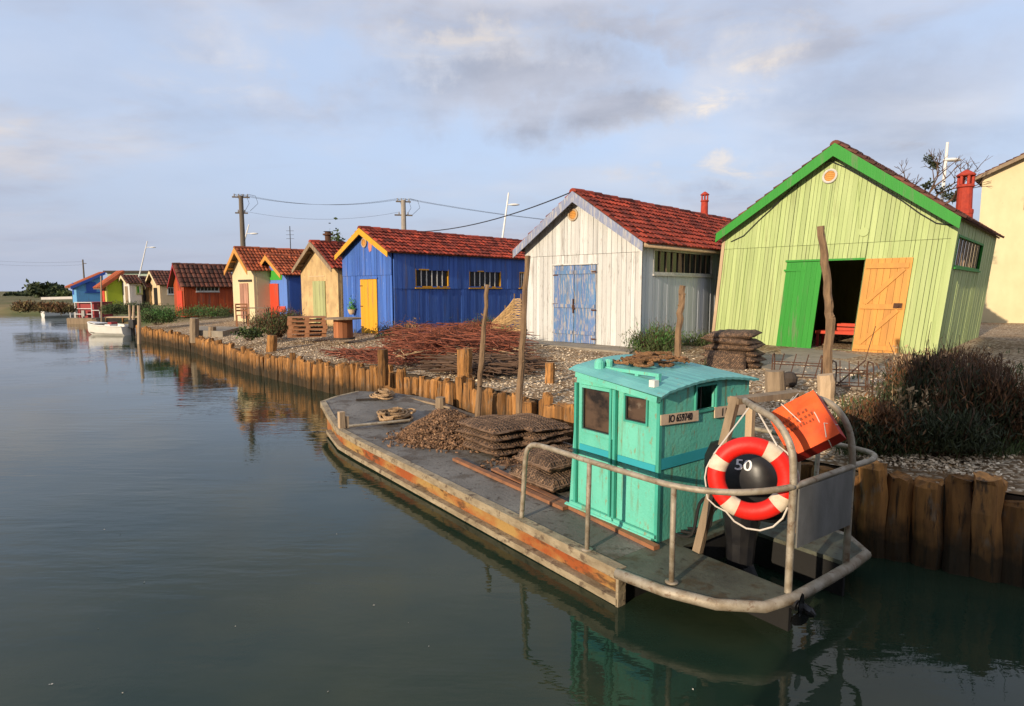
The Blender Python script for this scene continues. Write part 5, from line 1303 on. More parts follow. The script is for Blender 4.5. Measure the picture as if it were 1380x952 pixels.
# other two sides and inner darkness
mb = MB(); mb.box(CX1-.03, CX1, CY0+.045, CY1-.12, zb_c, ctop(CX1,CY0)-.005); mb.add([(CX0+.045,CY1-.03,zb_c),(CX1,CY1-.03,zb_c),(CX1,CY1-.12,ctop(CX1,CY1)-.02),(CX0+.045,CY1-.12,ctop(CX0,CY1)-.02)], ((0,1,2,3),)); mb.build('starboard_panel', turq, cabin)
mb = MB(); mb.box(CX0+.5, CX1-.04, CY0+.3, CY1-.2, zb_c, zb_c+.7); mb.build('inner_locker', mk('brown_cabin_locker', (.10,.06,.035), (.05,.03,.02), .8, .1), cabin)
# roof: cambered sheet with a corrugated aft edge
mb = MB(); nx = 40; ny = 6
for j in range(ny+1):
    y = CY0 - .06 + (CY1-.08 - CY0 + .10)*j/ny
    for i in range(nx+1):
        x = CX0 - .06 + (CX1-CX0+.12)*i/nx; wv = .003*math.sin(i*2.3)*(1-j/ny)**2
        edge = -.03*max(0,(CX0-x+.03)/.09)
        mb.v.append(Vector((x, y, ctop(x,y)+.012+wv+edge)))
for j in range(ny):
    for i in range(nx): a = j*(nx+1)+i; mb.f.append([a,a+1,a+nx+2,a+nx+1]); mb.m.append(0)
k0 = len(mb.v)
for j in (0,):
    for i in range(nx+1): q = mb.v[i]; mb.v.append(q - Vector((0,-.003,.022)))
for i in range(nx): mb.f.append([i,k0+i,k0+i+1,i+1]); mb.m.append(0)
rf = mb.build('cabin_roof', turq_roof, cabin, smooth=False)
mb = MB(); zr = lambda x,y: ctop(x,y)+.02
pts = [(CX0+.20, CY0+.12),(CX0+.20, CY1-.30)]
mb.box(CX0+.17,CX0+.21,CY0+.16,CY1-.30,zr(CX0+.2,CY0)+.05,zr(CX0+.2,CY0)+.08)
for y in (CY0+.18, CY0+.42, CY1-.34): mb.box(CX0+.175,CX0+.205,y-.02,y+.02,zr(CX0+.2,y)-.01,zr(CX0+.2,CY0)+.05)
mb.build('roof_grab_rail', turq, cabin)
mb = MB(); q = Vector((CX0+.13, CY1-.28, zr(CX0+.13,CY1-.3)))
mb.lathe([(.05,-.02),(.05,.05),(.035,.075),(.01,.085)], 12, q + Vector((0,.0,0))); mb.lathe([(.042,-.02),(.042,.06),(.03,.075)], 12, q + Vector((.10,-.03,0))); mb.build('roof_vent_cap', turq, cabin)
mb = MB(); q = Vector((CX0+.06, CY0+.12, zr(CX0+.06,CY0+.1))); mb.box(q.x-.03,q.x+.03,q.y-.03,q.y+.03,q.z-.01,q.z+.05); mb.build('deck_lamp', plastic_white, cabin)
# corner edges
mb = MB(); mb.box(CX0-.004, CX0+.03, CY0-.004, CY0+.03, zb_c, zt_ap-.03); mb.build('corner_trim', turq_dk, cabin)
# registration plates on the aft face
def plate(u0, u1, vtl, vbl, vtr, vbr, body, dx=0, nm='number_plate'):
    a = bhit(u0,vbl,1,CY0); b_ = bhit(u1,vbr,1,CY0); c = bhit(u1,vtr,1,CY0); d_ = bhit(u0,vtl,1,CY0)
    mb = MB(); mb.poly([(q.x,CY0-.012,q.z) for q in (a,b_,c,d_)], (0,.010,0)); ctr = (a+b_+c+d_)/4; tl = math.atan2((b_.z-a.z),(b_.x-a.x))
    M_ = Matrix.Translation((ctr.x+dx, CY0-.0135, ctr.z)) @ Matrix.Rotation(-tl, 4, 'Y') @ Matrix.Rotation(PI/2, 4, 'X')
    mb.mi = 1; hh = (d_.z-a.z); mb.text(body, hh*1.05, M_, .001, .80); mb.text(body, hh*1.05, Matrix.Translation((.0035,-.0006,0)) @ M_, .001, .80)
    return mb.build(nm, [plate_mat, ink], cabin)
plate(889.5, 940, 559.5, 573.5, 553, 567, 'IO 659740')
pz = bhit(962,549,1,CY0); 
plate(962, 1006, 549, 563.5, 544, 558, '1 L', -.12)
# wooden gantry -------------------------------------------------------
gA = bl(D(990, 540, 4.99)); gB = bl(D(1078, 530, 5.36)); leg0 = bg(940, 744, .305)
mb = MB(); mb.bar(leg0, gA + (gA-leg0).normalized()*.03, .07, .055, up=Vector((1,0,0))); mb.build('gantry_leg', weath_wood, boat)
mb = MB(); l2 = gA + (gB-gA)*.24; mb.bar((l2.x, l2.y, .28), (l2.x, l2.y, l2.z-.05), .06, .05, up=Vector((1,0,0))); mb.build('gantry_leg', pale_wood, boat)
mb = MB(); l3 = gB; mb.bar((l3.x, l3.y, .28), (l3.x, l3.y, l3.z-.05), .06, .05, up=Vector((1,0,0))); mb.build('gantry_leg', pale_wood, boat)
mb = MB(); mb.bar(gA-(gB-gA).normalized()*.02, gB+(gB-gA).normalized()*.02, .12, .05); mb.build('gantry_beam', weath_wood, boat)
# tubular rails -------------------------------------------------------
def smooth_path(pts, n=6):
    P = [Vector(p) for p in pts]; out = []
    for i in range(len(P)-1):
        p0, p1, p2, p3 = P[max(i-1,0)], P[i], P[i+1], P[min(i+2,len(P)-1)]
        for k in range(n):
            t = k/n; out.append(.5*((2*p1)+(-p0+p2)*t+(2*p0-5*p1+4*p2-p3)*t*t+(-p0+3*p1-3*p2+p3)*t**3))
    out.append(P[-1]); return out
RW = .024
r0 = bg(703, 698, .31); mid = bhit(709,640,0,r0.x+.0)
p_top = bl(D(716,598, (BO+BR*r0.x+BF*(r0.y-.02)).y)); 
path = [r0, (r0.x, r0.y-.03, .62), (r0.x, r0.y-.06, .92), (r0.x+.005, r0.y-.11, 1.03), (r0.x+.01, r0.y-.22, 1.07), (.05,.80,1.08),(.055,.42,1.075),(.09,0.,1.065),(.14,-.39,1.057),(.28,-.70,1.065),(.48,-.90,1.085),(.70,-1.0,1.10)]
mb = MB(); mb.tube(smooth_path(path), RW, 10); sm(mb.build('port_rail', galv, boat))
for a, zt_ in ((bg(791,741,.31),1.07),(bg(905,785,.31),1.055)):
    mb = MB(); tx = .055 if a.y > 0 else .135; mb.tube([(a.x,a.y,a.z-.01),(tx,a.y,zt_-.01)], .021, 10); mb.lathe([(.05,0),(.05,.008)], 12, (a.x,a.y,a.z)); sm(mb.build('rail_stanchion', galv, boat))
h1_ = bg(1062,797,.31); h2_ = bg(1140,756,.31)
path = [(h1_.x,h1_.y,.24),(h1_.x,h1_.y,.8),(h1_.x-.005,h1_.y+.0,1.2),(h1_.x,h1_.y+.04,1.40),(h1_.x+.04,h1_.y+.18,1.545),(h1_.x+.12,h1_.y+.40,1.60),(gA.x+.04,gA.y-.06,gA.z+.01)]
mb = MB(); mb.tube(smooth_path(path), .027, 10); sm(mb.build('stern_hoop', galv, boat))
path = [(h2_.x,h2_.y,.24),(h2_.x,h2_.y,.8),(h2_.x,h2_.y+.0,1.2),(h2_.x,h2_.y+.05,1.42),(h2_.x+.01,h2_.y+.17,1.56),(h2_.x+.06,h2_.y+.34,1.60),(gB.x,gB.y-.05,gB.z+.0)]
mb = MB(); mb.tube(smooth_path(path), .027, 10); sm(mb.build('stern_hoop', galv, boat))
path = [(.70,-1.0,1.10),(1.1,-1.01,1.10),(1.57,-1.02,1.10),(1.9,-1.03,1.10),(2.08,-.96,1.10),(2.15,-.80,1.10),(2.17,-.5,1.10),(2.2,.1,1.09),(2.2,.6,1.08)]
mb = MB(); mb.tube(smooth_path(path), RW, 10); sm(mb.build('stern_rail', galv, boat))
for f in (-.45, .55):
    mb = MB(); mb.tube([(2.14,f,.27),(2.18,f,1.02)], .021, 10); sm(mb.build('rail_stanchion', galv, boat))
pa = bhit(1070,712,1,-1.055); pb = bhit(1140,690,1,-1.055)
mb = MB(); mb.poly([(.735,-1.025,.64),(1.56,-1.035,.625),(1.56,-1.035,1.08),(.735,-1.025,1.08)], (0,.012,0)); mb.build('stern_plate', sheet, boat)
# deck fittings
bp_ = bg(461, 577, .34)
mb = MB(); mb.box(bp_.x-.05,bp_.x+.04,bp_.y-.045,bp_.y+.045,.30,.60); mb.box(bp_.x+.06,bp_.x+.10,bp_.y-.04,bp_.y+.04,.30,.52); mb.build('timber_bitt', pale_wood, boat)
bq = bg(625, 546, .36); mb = MB(); mb.tube([(min(bq.x,2.1),bq.y,.3),(min(bq.x,2.1),bq.y,.56)], [.10,.09], 10); mb.build('quayside_bitt', weath_wood, boat)
mb = MB(); a = bg(470,577,.36); b_ = bg(552,569,.37); mb.tube([a+Vector((0,0,.03)), b_+Vector((0,0,.03))], .022, 8); mb.build('deck_bar', galv, boat)
mb = MB(); a = bg(480,541,.44); b_ = bg(509,540,.43); mb.bar(a+Vector((0,0,.03)), b_+Vector((0,0,.03)), .05, .03); mb.build('deck_cleat', dark_wood, boat)
mb = MB(); a = bg(535,534,.40); b_ = bg(625,549,.38); b_.x = min(b_.x, 2.15); mb.bar(a+Vector((0,0,.02)), b_+Vector((0,0,.02)), .05, .03); mb.build('deck_batten', weath_wood, boat)
for (u0,v0,u1,v1) in ((613,622,762,689),(665,636,885,742)):
    a = bg(u0,v0,.31); b_ = bg(u1,v1,.30); pl_ = thing('plank', ('long brown plank lying on the deck between the heap of oysters and the rail' if u0 == 613 else 'brown plank lying along the foot of the turquoise cabin'), 'plank', BO, B_ANG)
    b_.x = min(b_.x, CX0-.07) if u0 > 640 else b_.x
    zz = dz((a.y+b_.y)/2); mb = MB(); mb.bar((a.x,a.y,dz(a.y)+.022), (b_.x,b_.y,dz(b_.y)+.022), .07, .035); mb.build('board', mk('brown_plank_%d' % u0, (.30,.13,.06), (.16,.08,.045), .8, 0, (9,9,2), .8), pl_)

# outboard motor ------------------------------------------------------
em = bhit(1011, 640, 1, -.42)
eng = thing('outboard_motor', 'large black outboard motor tilted in the boat stern behind the life ring', 'outboard motor', BO + BR*1.06 + BF*(-.36), B_ANG)
eng.location.z = .20
mb = MB(); nseg = 14
prof = [(.08,.17,.45),(.14,.225,.47),(.22,.25,.60),(.24,.26,.75),(.235,.25,.90),(.19,.215,1.00),(.10,.13,1.045),(.01,.02,1.05)]
def sup(a, rx_, ry_): 
    c, s_ = math.cos(a), math.sin(a); return (math.copysign(abs(c)**.7, c)*rx_, math.copysign(abs(s_)**.7, s_)*ry_)
for rx_, ry_, z in prof:
    for j in range(nseg): x, y = sup(2*PI*j/nseg, rx_*.95, ry_*1.35); mb.v.append(Vector((x, y + .10*(z-.45) - .08, z)))
for i in range(len(prof)-1):
    for j in range(nseg): mb.f.append([i*nseg+j, i*nseg+(j+1)%nseg, (i+1)*nseg+(j+1)%nseg, (i+1)*nseg+j]); mb.m.append(0)
mb.f.append(list(range(nseg))[::-1]); mb.m.append(0)
cw = mb.build('engine_cowl', engine_black, eng, smooth=True)
mb = MB(); mb.lathe([(.07,-.05),(.11,.0),(.12,.2),(.15,.38),(.16,.47)], 12, (0,-.02,0)); mb.tube([(0,-.05,-.02),(0,-.20,-.25),(0,-.34,-.42)], [.09,.075,.06], 10); mb.build('drive_leg', engine_black, eng)
hubp = eng.location; hub_l = bhit(1085, 806, 1, -1.12); hl = BO + BR*hub_l.x + BF*hub_l.y + Vector((0,0,hub_l.z))
q = Vector((hub_l.x-1.06, hub_l.y+.36, hub_l.z-.28))
mb = MB(); mb.tube([(0,-.2,-.25), q+Vector((-.0,.25,.02)), q+Vector((0,.05,0))], [.07,.05,.04], 10); mb.build('gearcase', engine_black, eng)
mb = MB()
Mh = Matrix.Translation(q) @ Matrix.Rotation(PI/2+.25, 4, 'X')
mb.lathe([(.012,-.05),(.035,-.04),(.038,.05),(.015,.08)], 12, (0,0,0), Mh)
for k in range(3):
    pts = []
    for rr_, w_ in ((.03,.03),(.08,.075),(.12,.07),(.145,.03)):
        for sg in (-1,1): pts.append((rr_, sg*w_, sg*w_*.35))
    Mk = Mh @ Matrix.Rotation(2*PI*k/3+.4, 4, 'Z'); pts = [Mk @ Vector(p) for p in pts]
    mb.add(pts, [(0,1,3,2),(2,3,5,4),(4,5,7,6)]); mb.add([p+Vector((0,.006,.003)) for p in pts], [(2,3,1,0),(4,5,3,2),(6,7,5,4)])
mb.build('propeller', prop_metal, eng)
# lettering on the cowl, towards port and aft (the side that looks at the ring)
cw_dir = (CAM - (eng.location+Vector((0,0,.75)))); 
def on_cowl(u, v, off=.004):
    """picture ray meets the cowl: returns point and outward normal in motor space"""
    bpy.context.view_layer.update()
    Mi = cw.matrix_world.inverted(); o_ = Mi @ CAM; d_ = (Mi.to_3x3() @ ray(u, v)).normalized()
    ok, loc, nor, idx = cw.ray_cast(o_, d_)
    return (loc, nor) if ok else (None, None)
lp, ln = on_cowl(1002, 628)
if lp:
    zz = (Vector((0,0,1)) - ln*ln.z).normalized(); xx = zz.cross(ln).normalized()
    rot = Matrix((xx, zz, ln)).transposed().to_4x4(); M_ = Matrix.Translation(lp + ln*.006) @ rot @ Matrix.Rotation(.12, 4, 'Z')
    mb = MB(); mb.text('50', .125, M_, .004, 1.15); mb.text('50', .125, Matrix.Translation(xx*.005 + ln*.001) @ M_, .004, 1.15); mb.build('cowl_number', white_ink, eng)
mb = MB()
for k in range(3):
    a = Vector((-.08+.07*k, .22, .55-.06*k)); mb.tube(smooth_path([a, a+Vector((.03*k,.12,-.12)), Vector((-.15+.12*k,.36,.16)), Vector((-.22+.1*k,.50,.14))], 4), .014, 6)
mb.build('control_hose', hull_dark, eng)
# life ring ------------------------------------------------------------
RC = D(1012, 645, 4.44); rl = thing('life_ring', 'bright red life ring with cream tape bands hanging on the stern rail', 'life ring', RC, 0)
to_cam = (CAM - RC); nrm = Vector((to_cam.x*.9-.10, to_cam.y, to_cam.z*.30)).normalized()
zz = (Vector((0,0,1)) - nrm*nrm.z).normalized(); xx = zz.cross(nrm)
RM = Matrix((xx, zz, nrm)).transposed().to_4x4() @ Matrix.Rotation(.0, 4, 'Z')
def torus(R_, r_, a0, a1, n, m, sx=1.0, fl=.85):
    mb = MB()
    for i in range(n+1):
        a = a0 + (a1-a0)*i/n
        for j in range(m):
            b = 2*PI*j/m; q = R_ + r_*sx*math.cos(b); mb.v.append(RM @ Vector((q*math.cos(a), q*math.sin(a), r_*fl*math.sin(b))))
    for i in range(n):
        for j in range(m): mb.f.append([i*m+j, (i+1)*m+j, (i+1)*m+(j+1)%m, i*m+(j+1)%m]); mb.m.append(0)
    return mb
k_ = RC.y/FPX; Ro, Ri = 58.5*k_*.99, 34*k_*.99; Rm, rm = (Ro+Ri)/2, (Ro-Ri)/2
sm(torus(Rm, rm, 0, 2*PI, 56, 16).build('ring_body', ring_red, rl))
for ad in (58, 158, 238, 325):
    a = math.radians(ad); sm(torus(Rm, rm*1.035, a-.19, a+.19, 6, 16).build('tape_band', ring_tape, rl))
mb = MB(); P_ = []
for i in range(7): a = math.radians(238+ (325-238)*i/6); q = Ro*1.0 + .07*math.sin(PI*i/6); P_.append(RM @ Vector((q*math.cos(a), q*math.sin(a), .02)))
mb.tube(P_, .007, 6)
P_ = []
for i in range(7): a = math.radians(-35+ (58+35)*i/6); q = Ro*1.01 + .012*math.sin(PI*i/6); P_.append(RM @ Vector((q*math.cos(a), q*math.sin(a), .0)))
mb.tube(P_, .006, 6)
P_ = []
for i in range(7): a = math.radians(158+ (238-158)*i/6); q = Ro*1.0 + .03*math.sin(PI*i/6)*(1.6 if i > 3 else .6); P_.append(RM @ Vector((q*math.cos(a), q*math.sin(a), .02)))
mb.tube(P_, .006, 6); mb.build('grab_line', cord_white, rl)
hp1 = D(1022,556,4.55)-RC; 
mb = MB(); mb.tube([RM @ Vector((Ro*math.cos(1.0),Ro*math.sin(1.0),.02)), hp1], .006, 5); hp2 = D(1010,549,4.75)-RC; mb.tube([RM @ Vector((Ro*math.cos(2.6),Ro*math.sin(2.6),.03)), hp2], .006, 5); mb.build('hanging_cord', cord_white, rl)
# orange case ------------------------------------------------------------
OC = D(1086, 575, 4.80); oc = thing('orange_case', 'bright orange fabric safety case slung askew between the stern hoops', 'safety case', OC, 0)
tc_ = (CAM - OC); nn = (tc_.normalized() + Vector((-.42, 0, .34))).normalized(); zz = (Vector((0,0,1)) - nn*nn.z).normalized(); xx = zz.cross(nn)
OM = Matrix((xx, zz, nn)).transposed().to_4x4() @ Matrix.Rotation(math.radians(38), 4, 'Z')
hx, hy, hz_ = .205, .205, .10
def pillow(hx, hy, hz, M_, bulge=.02, n=8):
    mb = MB()
    for s_ in (1,-1):
        for i in range(n+1):
            for j in range(n+1):
                x, y = 2*i/n-1, 2*j/n-1; b_ = (1-x*x)*(1-y*y); mb.v.append(M_ @ Vector((x*hx*(1-.02*y*y), y*hy*(1-.03*x*x), s_*(hz + bulge*b_ + .006*mnoise.noise(Vector((x*3,y*3,s_)))))))
    N = (n+1)**2; w_ = n+1
    for s0 in (0,1):
        for i in range(n):
            for j in range(n): f = [s0*N+i*w_+j, s0*N+(i+1)*w_+j, s0*N+(i+1)*w_+j+1, s0*N+i*w_+j+1]; mb.f.append(f if s0 == 0 else f[::-1]); mb.m.append(0)
    rim = [i*w_ for i in range(n+1)] + [n*w_+j for j in range(1,n+1)] + [i*w_+n for i in range(n-1,-1,-1)] + [j for j in range(n-1,0,-1)]
    mb.mi = 1
    for a, b_ in zip(rim, rim[1:]+rim[:1]): mb.f.append([a, N+a, N+b_, b_]); mb.m.append(1)
    return mb
pillow(hx, hy, hz_, OM).build('case_body', [orange_can, orange_dk], oc, smooth=False)
rr = random.Random(4); mb = MB()
for row in range(3):
    x = -.12
    while x < .10:
        l_ = rr.uniform(.008,.02); mb.box(x, x+l_, .06-.045*row, .06-.045*row+rr.uniform(.012,.03), hz_+.024, hz_+.027, OM); x += l_ + rr.uniform(.008,.02)
mb.build('faded_lettering', mk('faded_brown_print', (.28,.05,.01), None, .7, 0, bump=0), oc)
mb = MB()
c = lambda x, y, z: OM @ Vector((x, y, z))
mb.tube([c(-.10,.21,.0), c(-.06,.21,hz_+.025), c(.0,.0,hz_+.03)], .004, 5); mb.tube([c(hx*.55,hy,.05), c(hx*.6,0,hz_+.02), c(hx*.5,-hy,.08), c(hx*.4,-hy-.01,-.05)], .004, 5); mb.tube([c(hx+.01,-hy*.6,.06), c(hx*.7,-hy*.4,hz_+.02), c(hx*.5,-hy*.9,hz_+.01)], .004, 5)
for u, v in ((1078,528),(1072,531)): mb.tube([D(u,v,5.3)-OC, c(-hx*.4,hy,.0)], .005, 5)
mb.tube([D(1116,547,5.05)-OC, c(hx*.9,hy*.8,.02)], .005, 5); mb.tube([D(1118,547,5.05)-OC, c(hx*.9,hy*.3,.06)], .004, 5)
mb.build('lashing_cord', cord_white, oc)
mb = MB(); mb.lathe([(.022,-.03),(.03,0),(.02,.04)], 8, D(1111,545,5.0)-OC); mb.build('cord_knot', ring_tape, oc)

# ropes ------------------------------------------------------------------
def rope_pile(mb, c, rx_, ry_, h, n, r_, rr, rot=0):
    for k in range(n):
        a0 = rr.uniform(0,6.28); f = rr.uniform(.25,1); pts = []; z = h*(k/n)*(1.15-f*.6); ox, oy = rr.gauss(0,.12)*rx_, rr.gauss(0,.12)*ry_
        for i in range(15):
            a = a0 + 5.6*i/14; q = f*(1+.18*math.sin(a*2+k)+rr.gauss(0,.04)); x, y = math.cos(a)*rx_*q+ox, math.sin(a)*ry_*q+oy
            pts.append(c + Vector((x*math.cos(rot)-y*math.sin(rot), x*math.sin(rot)+y*math.cos(rot), r_ + z + rr.gauss(0,.4)*r_)))
        mb.tube(smooth_path(pts, 2), r_, 6)
o = thing('rope_coil', 'coil of pale tan rope lying on the bow deck', 'rope', BO, B_ANG); mb = MB(); rr = random.Random(2)
cc = bg(533, 562, .38); rope_pile(mb, Vector((cc.x,cc.y,dz(cc.y))), .42, .30, .16, 13, .020, rr, .8); mb.build('rope_loops', rope_mat, o)
mb = MB(); c2 = bg(517, 537, .42); rope_pile(mb, Vector((c2.x,c2.y,dz(c2.y))), .34, .2, .12, 8, .017, rr, 1.2); mb.build('rope_tail', rope_mat, o)
o = thing('rope_heap', 'tangled heap of rusty tan rope on the turquoise cabin roof', 'rope', BO, B_ANG); mb = MB()
for k in range(26):
    c_ = Vector((CX0+.72+rr.gauss(0,.24), CY0+.62+rr.gauss(0,.12), 0)); c_.x = min(max(c_.x, CX0+.35), CX1-.25); c_.y = min(max(c_.y, CY0+.35), CY1-.3)
    c_.z = ctop(c_.x, c_.y) + .02 + rr.random()*.05
    rope_pile(mb, c_, rr.uniform(.09,.24), rr.uniform(.06,.15), .03, 1, .014, rr, rr.uniform(0,3)); mb.build('rope_loops', rope_red, o)
# oysters and bags on deck ------------------------------------------------
def heap(label, cpix, rx_, ry_, h, n, s_, seed, rot=0, m=oyster_mat, name='oyster_heap', dzf=.0):
    rr = random.Random(seed); c = bg(*cpix, .33); mb = MB()
    for k in range(n):
        a = rr.uniform(0,6.28); q = min(1.25, abs(rr.gauss(0,.5))) if rr.random() < .35 else math.sqrt(rr.random()); x, y = math.cos(a)*rx_*q, math.sin(a)*ry_*q
        X, Y_ = c.x + x*math.cos(rot)-y*math.sin(rot), c.y + x*math.sin(rot)+y*math.cos(rot)
        z = dz(Y_) + max(0, h*(1-q**1.6)) * (1 + .25*mnoise.noise(Vector((X*4,Y_*4,1)))) + rr.uniform(0,.02)
        d = Vector((rr.gauss(0,1),rr.gauss(0,1),rr.gauss(0,.7))).normalized(); e = d.cross(Vector((.3,.7,.2))).normalized(); g_ = d.cross(e); p = Vector((X,Y_,z)); S_ = s_*rr.uniform(.6,1.4)
        mb.add([p-d*S_, p+e*S_*.6+d*S_*.2, p+d*S_, p-e*S_*.55, p+g_*S_*.32, p-g_*S_*.28], ((0,1,4),(1,2,4),(2,3,4),(3,0,4),(1,0,5),(2,1,5),(3,2,5),(0,3,5)))
    # solid core so the deck does not show through
    nn_ = 16; core = []
    for q in (1.0,.75,.5,.2):
        for i in range(nn_):
            a = 2*PI*i/nn_; x, y = math.cos(a)*rx_*q, math.sin(a)*ry_*q; X, Y_ = c.x + x*math.cos(rot)-y*math.sin(rot), c.y + x*math.sin(rot)+y*math.cos(rot); core.append((X,Y_,dz(Y_)+h*(1-q**1.6)*.95-.01))
    mb.add(core, [[r*nn_+i, r*nn_+(i+1)%nn_, (r+1)*nn_+(i+1)%nn_, (r+1)*nn_+i] for r in range(3) for i in range(nn_)] + [[3*nn_+i for i in range(nn_)]])
    o = mb.build(name, m); o.location = BO; o.rotation_euler = (0,0,B_ANG); tag(o, label, 'oysters', None, 'stuff'); return o
heap('mound of muddy brown oysters spilling over the boat deck', (604, 590), .62, .80, .40, 7500, .028, 81, rot=.35)
heap('thin scatter of loose oysters beside the boat mound', (560, 592), .5, .5, .02, 260, .028, 82)
heap('few loose shells scattered on the deck before the net bags', (690, 622), .45, .30, .015, 130, .028, 83)
cage_wire = mk('pale_plastic_netting', (.24,.155,.10), (.09,.055,.035), .7, .6, (7,7,7), .9, None, 0)
def deck_bag(u, v, lz, sx, sy, sz, rz, label, seed, m=net_dark):
    c = bg(u, v, .33); P = BO + BR*c.x + BF*c.y; 
    o = net_bag(Vector((P.x,P.y,dz(c.y)+lz)), sx, sy, sz, B_ANG+rz, label, m, 'net bags of oysters on the boat deck', (R.uniform(-.07,.07), R.uniform(-.07,.07)), seed, cage_wire); return o
deck_bag(668, 606, 0.00, .66, .92, .115, 0.04, 'bottom flat mesh bag in the deck stack touching the oyster mound', 91)
deck_bag(668, 606, 0.10, .66, .92, .115, -0.05, 'second flat mesh bag in the deck stack touching the oyster mound', 92)
deck_bag(668, 606, 0.20, .66, .92, .115, 0.03, 'third flat mesh bag in the deck stack touching the oyster mound', 93)
deck_bag(668, 606, 0.30, .66, .92, .115, -0.03, 'topmost flat mesh bag in the deck stack touching the oyster mound', 94)
deck_bag(716, 603, 0.00, .66, .92, .115, 0.04, 'bottom flat mesh bag in the deck stack nearest the quay piles', 101)
deck_bag(716, 603, 0.10, .66, .92, .115, -0.05, 'second flat mesh bag in the deck stack nearest the quay piles', 102)
deck_bag(716, 603, 0.20, .66, .92, .115, 0.03, 'third flat mesh bag in the deck stack nearest the quay piles', 103)
deck_bag(716, 603, 0.30, .66, .92, .115, -0.03, 'topmost flat mesh bag in the deck stack nearest the quay piles', 104)
deck_bag(742, 650, .00, .62, .72, .20, .05, 'lower rusty brown net bag lying against the cabin front', 97, net_brown)
deck_bag(744, 646, .17, .58, .66, .18, -.06, 'upper rusty brown net bag lying against the cabin front', 98, net_brown)

# ------------------------------------------------------------------ far boats
def hull_mesh(L_, bw, h, n=12):
    mb = MB(); sec = 7
    for i in range(n+1):
        f = i/n; w_ = bw/2*(1-max(0,(f-.45)/.55)**2.2)*(.86+.14*min(1,f*4)); w_ = max(w_, .02); sheer = h*(1+.35*f**2); keel = -.12 + .30*max(0,(f-.6)/.4)**2*h*2
        for j in range(sec):
            t = j/(sec-1)*2-1; a = abs(t); x = math.copysign(min(1, a*1.25)**.8*w_*(1 if a>.6 else .96), t) ; z = keel + (sheer-keel)*max(0,(a-.35)/.65)**1.3
            mb.v.append(Vector((x, f*L_, z)))
    for i in range(n):
        for j in range(sec-1): a = i*sec+j; mb.f.append([a,a+1,a+sec+1,a+sec]); mb.m.append(0)
    mb.f.append(list(range(sec))); mb.m.append(0)
    return mb
pc = G(176, 452, 0); wb = thing('motor_boat', 'small open white motor boat moored by the quay end with dark outboard', 'boat', pc, math.atan2(.24,-.97)-PI/2)
hull_mesh(2.9, 1.35, .50).build('hull', plastic_white, wb)
mb = MB(); mb.box(-.5,.5,.12,2.2,.12,.16); mb.build('floor', deck_mat, wb)
mb = MB(); P_ = []
for sg in (-1,1):
    P_ = [(sg*(1.35/2*(1-max(0,(f-.45)/.55)**2.2)*(.86+.14*min(1,f*4))), f*2.9, .5*(1+.35*f*f)+.01) for f in [k/10 for k in range(11)]]; mb.tube(P_, .035, 6)
mb.build('gunwale', plastic_white, wb)
mb = MB(); mb.box(-.52,.52,.55,.85,.32,.37); mb.box(-.5,.5,1.35,1.6,.34,.39); mb.build('thwart', plastic_white, wb)
mb = MB(); mb.box(-.2,.2,1.05,1.3,.16,.72); mb.build('console', dark_red, wb)
mb = MB(); mb.poly([(-.45,1.9,.62),(.45,1.9,.62),(.12,2.75,.70),(-.12,2.75,.70)], (0,0,.03)); mb.build('foredeck', plastic_white, wb)
mb = MB(); mb.box(-.14,.14,-.36,-.04,.42,.86); mb.box(-.07,.07,-.25,-.12,-.2,.42); mb.build('outboard', engine_black, wb)
mb = MB(); mb.box(-.35,.1,1.0,1.35,.42,.60); mb.build('seat_cushion', plastic_white, wb)
# red cabin barge
pc = G(111, 437, 0); rb = thing('red_barge', 'grey working barge with a red cabin and white rails at the far quay', 'boat', pc, -.12)
mb = MB(); mb.box(-1.25,1.3,0,3.2,-.2,.42); mb.build('hull', weath_wood, rb)
mb = MB(); mb.box(-1.2,1.25,.02,3.15,.423,.45); mb.build('deck', deck_mat, rb)
mb = MB(); mb.box(-.78,.58,.5,2.3,.45,1.55); mb.build('cabin', dark_red, rb)
mb = MB(); mb.box(-.85,.65,.42,2.4,1.553,1.60); mb.build('cabin_roof', dark_red, rb)
mb = MB()
for x in (-.72,.62): mb.tube([(x,.25,.45),(x,.25,1.62)], .035, 6)
for z in (.72,1.12,1.58): mb.tube([(-.72,.25,z),(.62,.25,z)], .03, 6)
mb.build('white_rail', metal_white, rb)
mb = MB()
for x in (-1.2,-.85): mb.tube([(x,.3,.45),(x,.3,1.0)], .03, 6)
mb.tube([(-1.2,.3,1.0),(-.85,.3,1.0)], .03, 6); mb.tube([(.62,.25,1.0),(1.2,.3,1.0)], .03, 6); mb.tube([(1.2,.3,.45),(1.2,.3,1.0)], .03, 6)
mb.build('side_rail', metal_white, rb)
mb = MB(); mb.box(-.12,.12,.1,.24,.55,1.0); mb.box(-.05,.05,.05,.2,-.2,.55); mb.build('outboard', sheet, rb)
# white boats at far left
for k, (u, v, nm) in enumerate(((58,428,'low white boat moored under the far bank at the left'),(72,427,'second small white boat moored nearer the red cabin barge'))):
    o = thing('moored_boat', nm, 'boat', G(u,v,0), .9 - PI/2 + 1.2*k, 'boats moored at the far bank'); hull_mesh(3.6,1.4,.55).build('hull', plastic_white, o)
    mb = MB(); mb.box(-.5,.5,.7,2.3,.5,.9); mb.build('canopy', plastic_white if k else hull_dark, o)
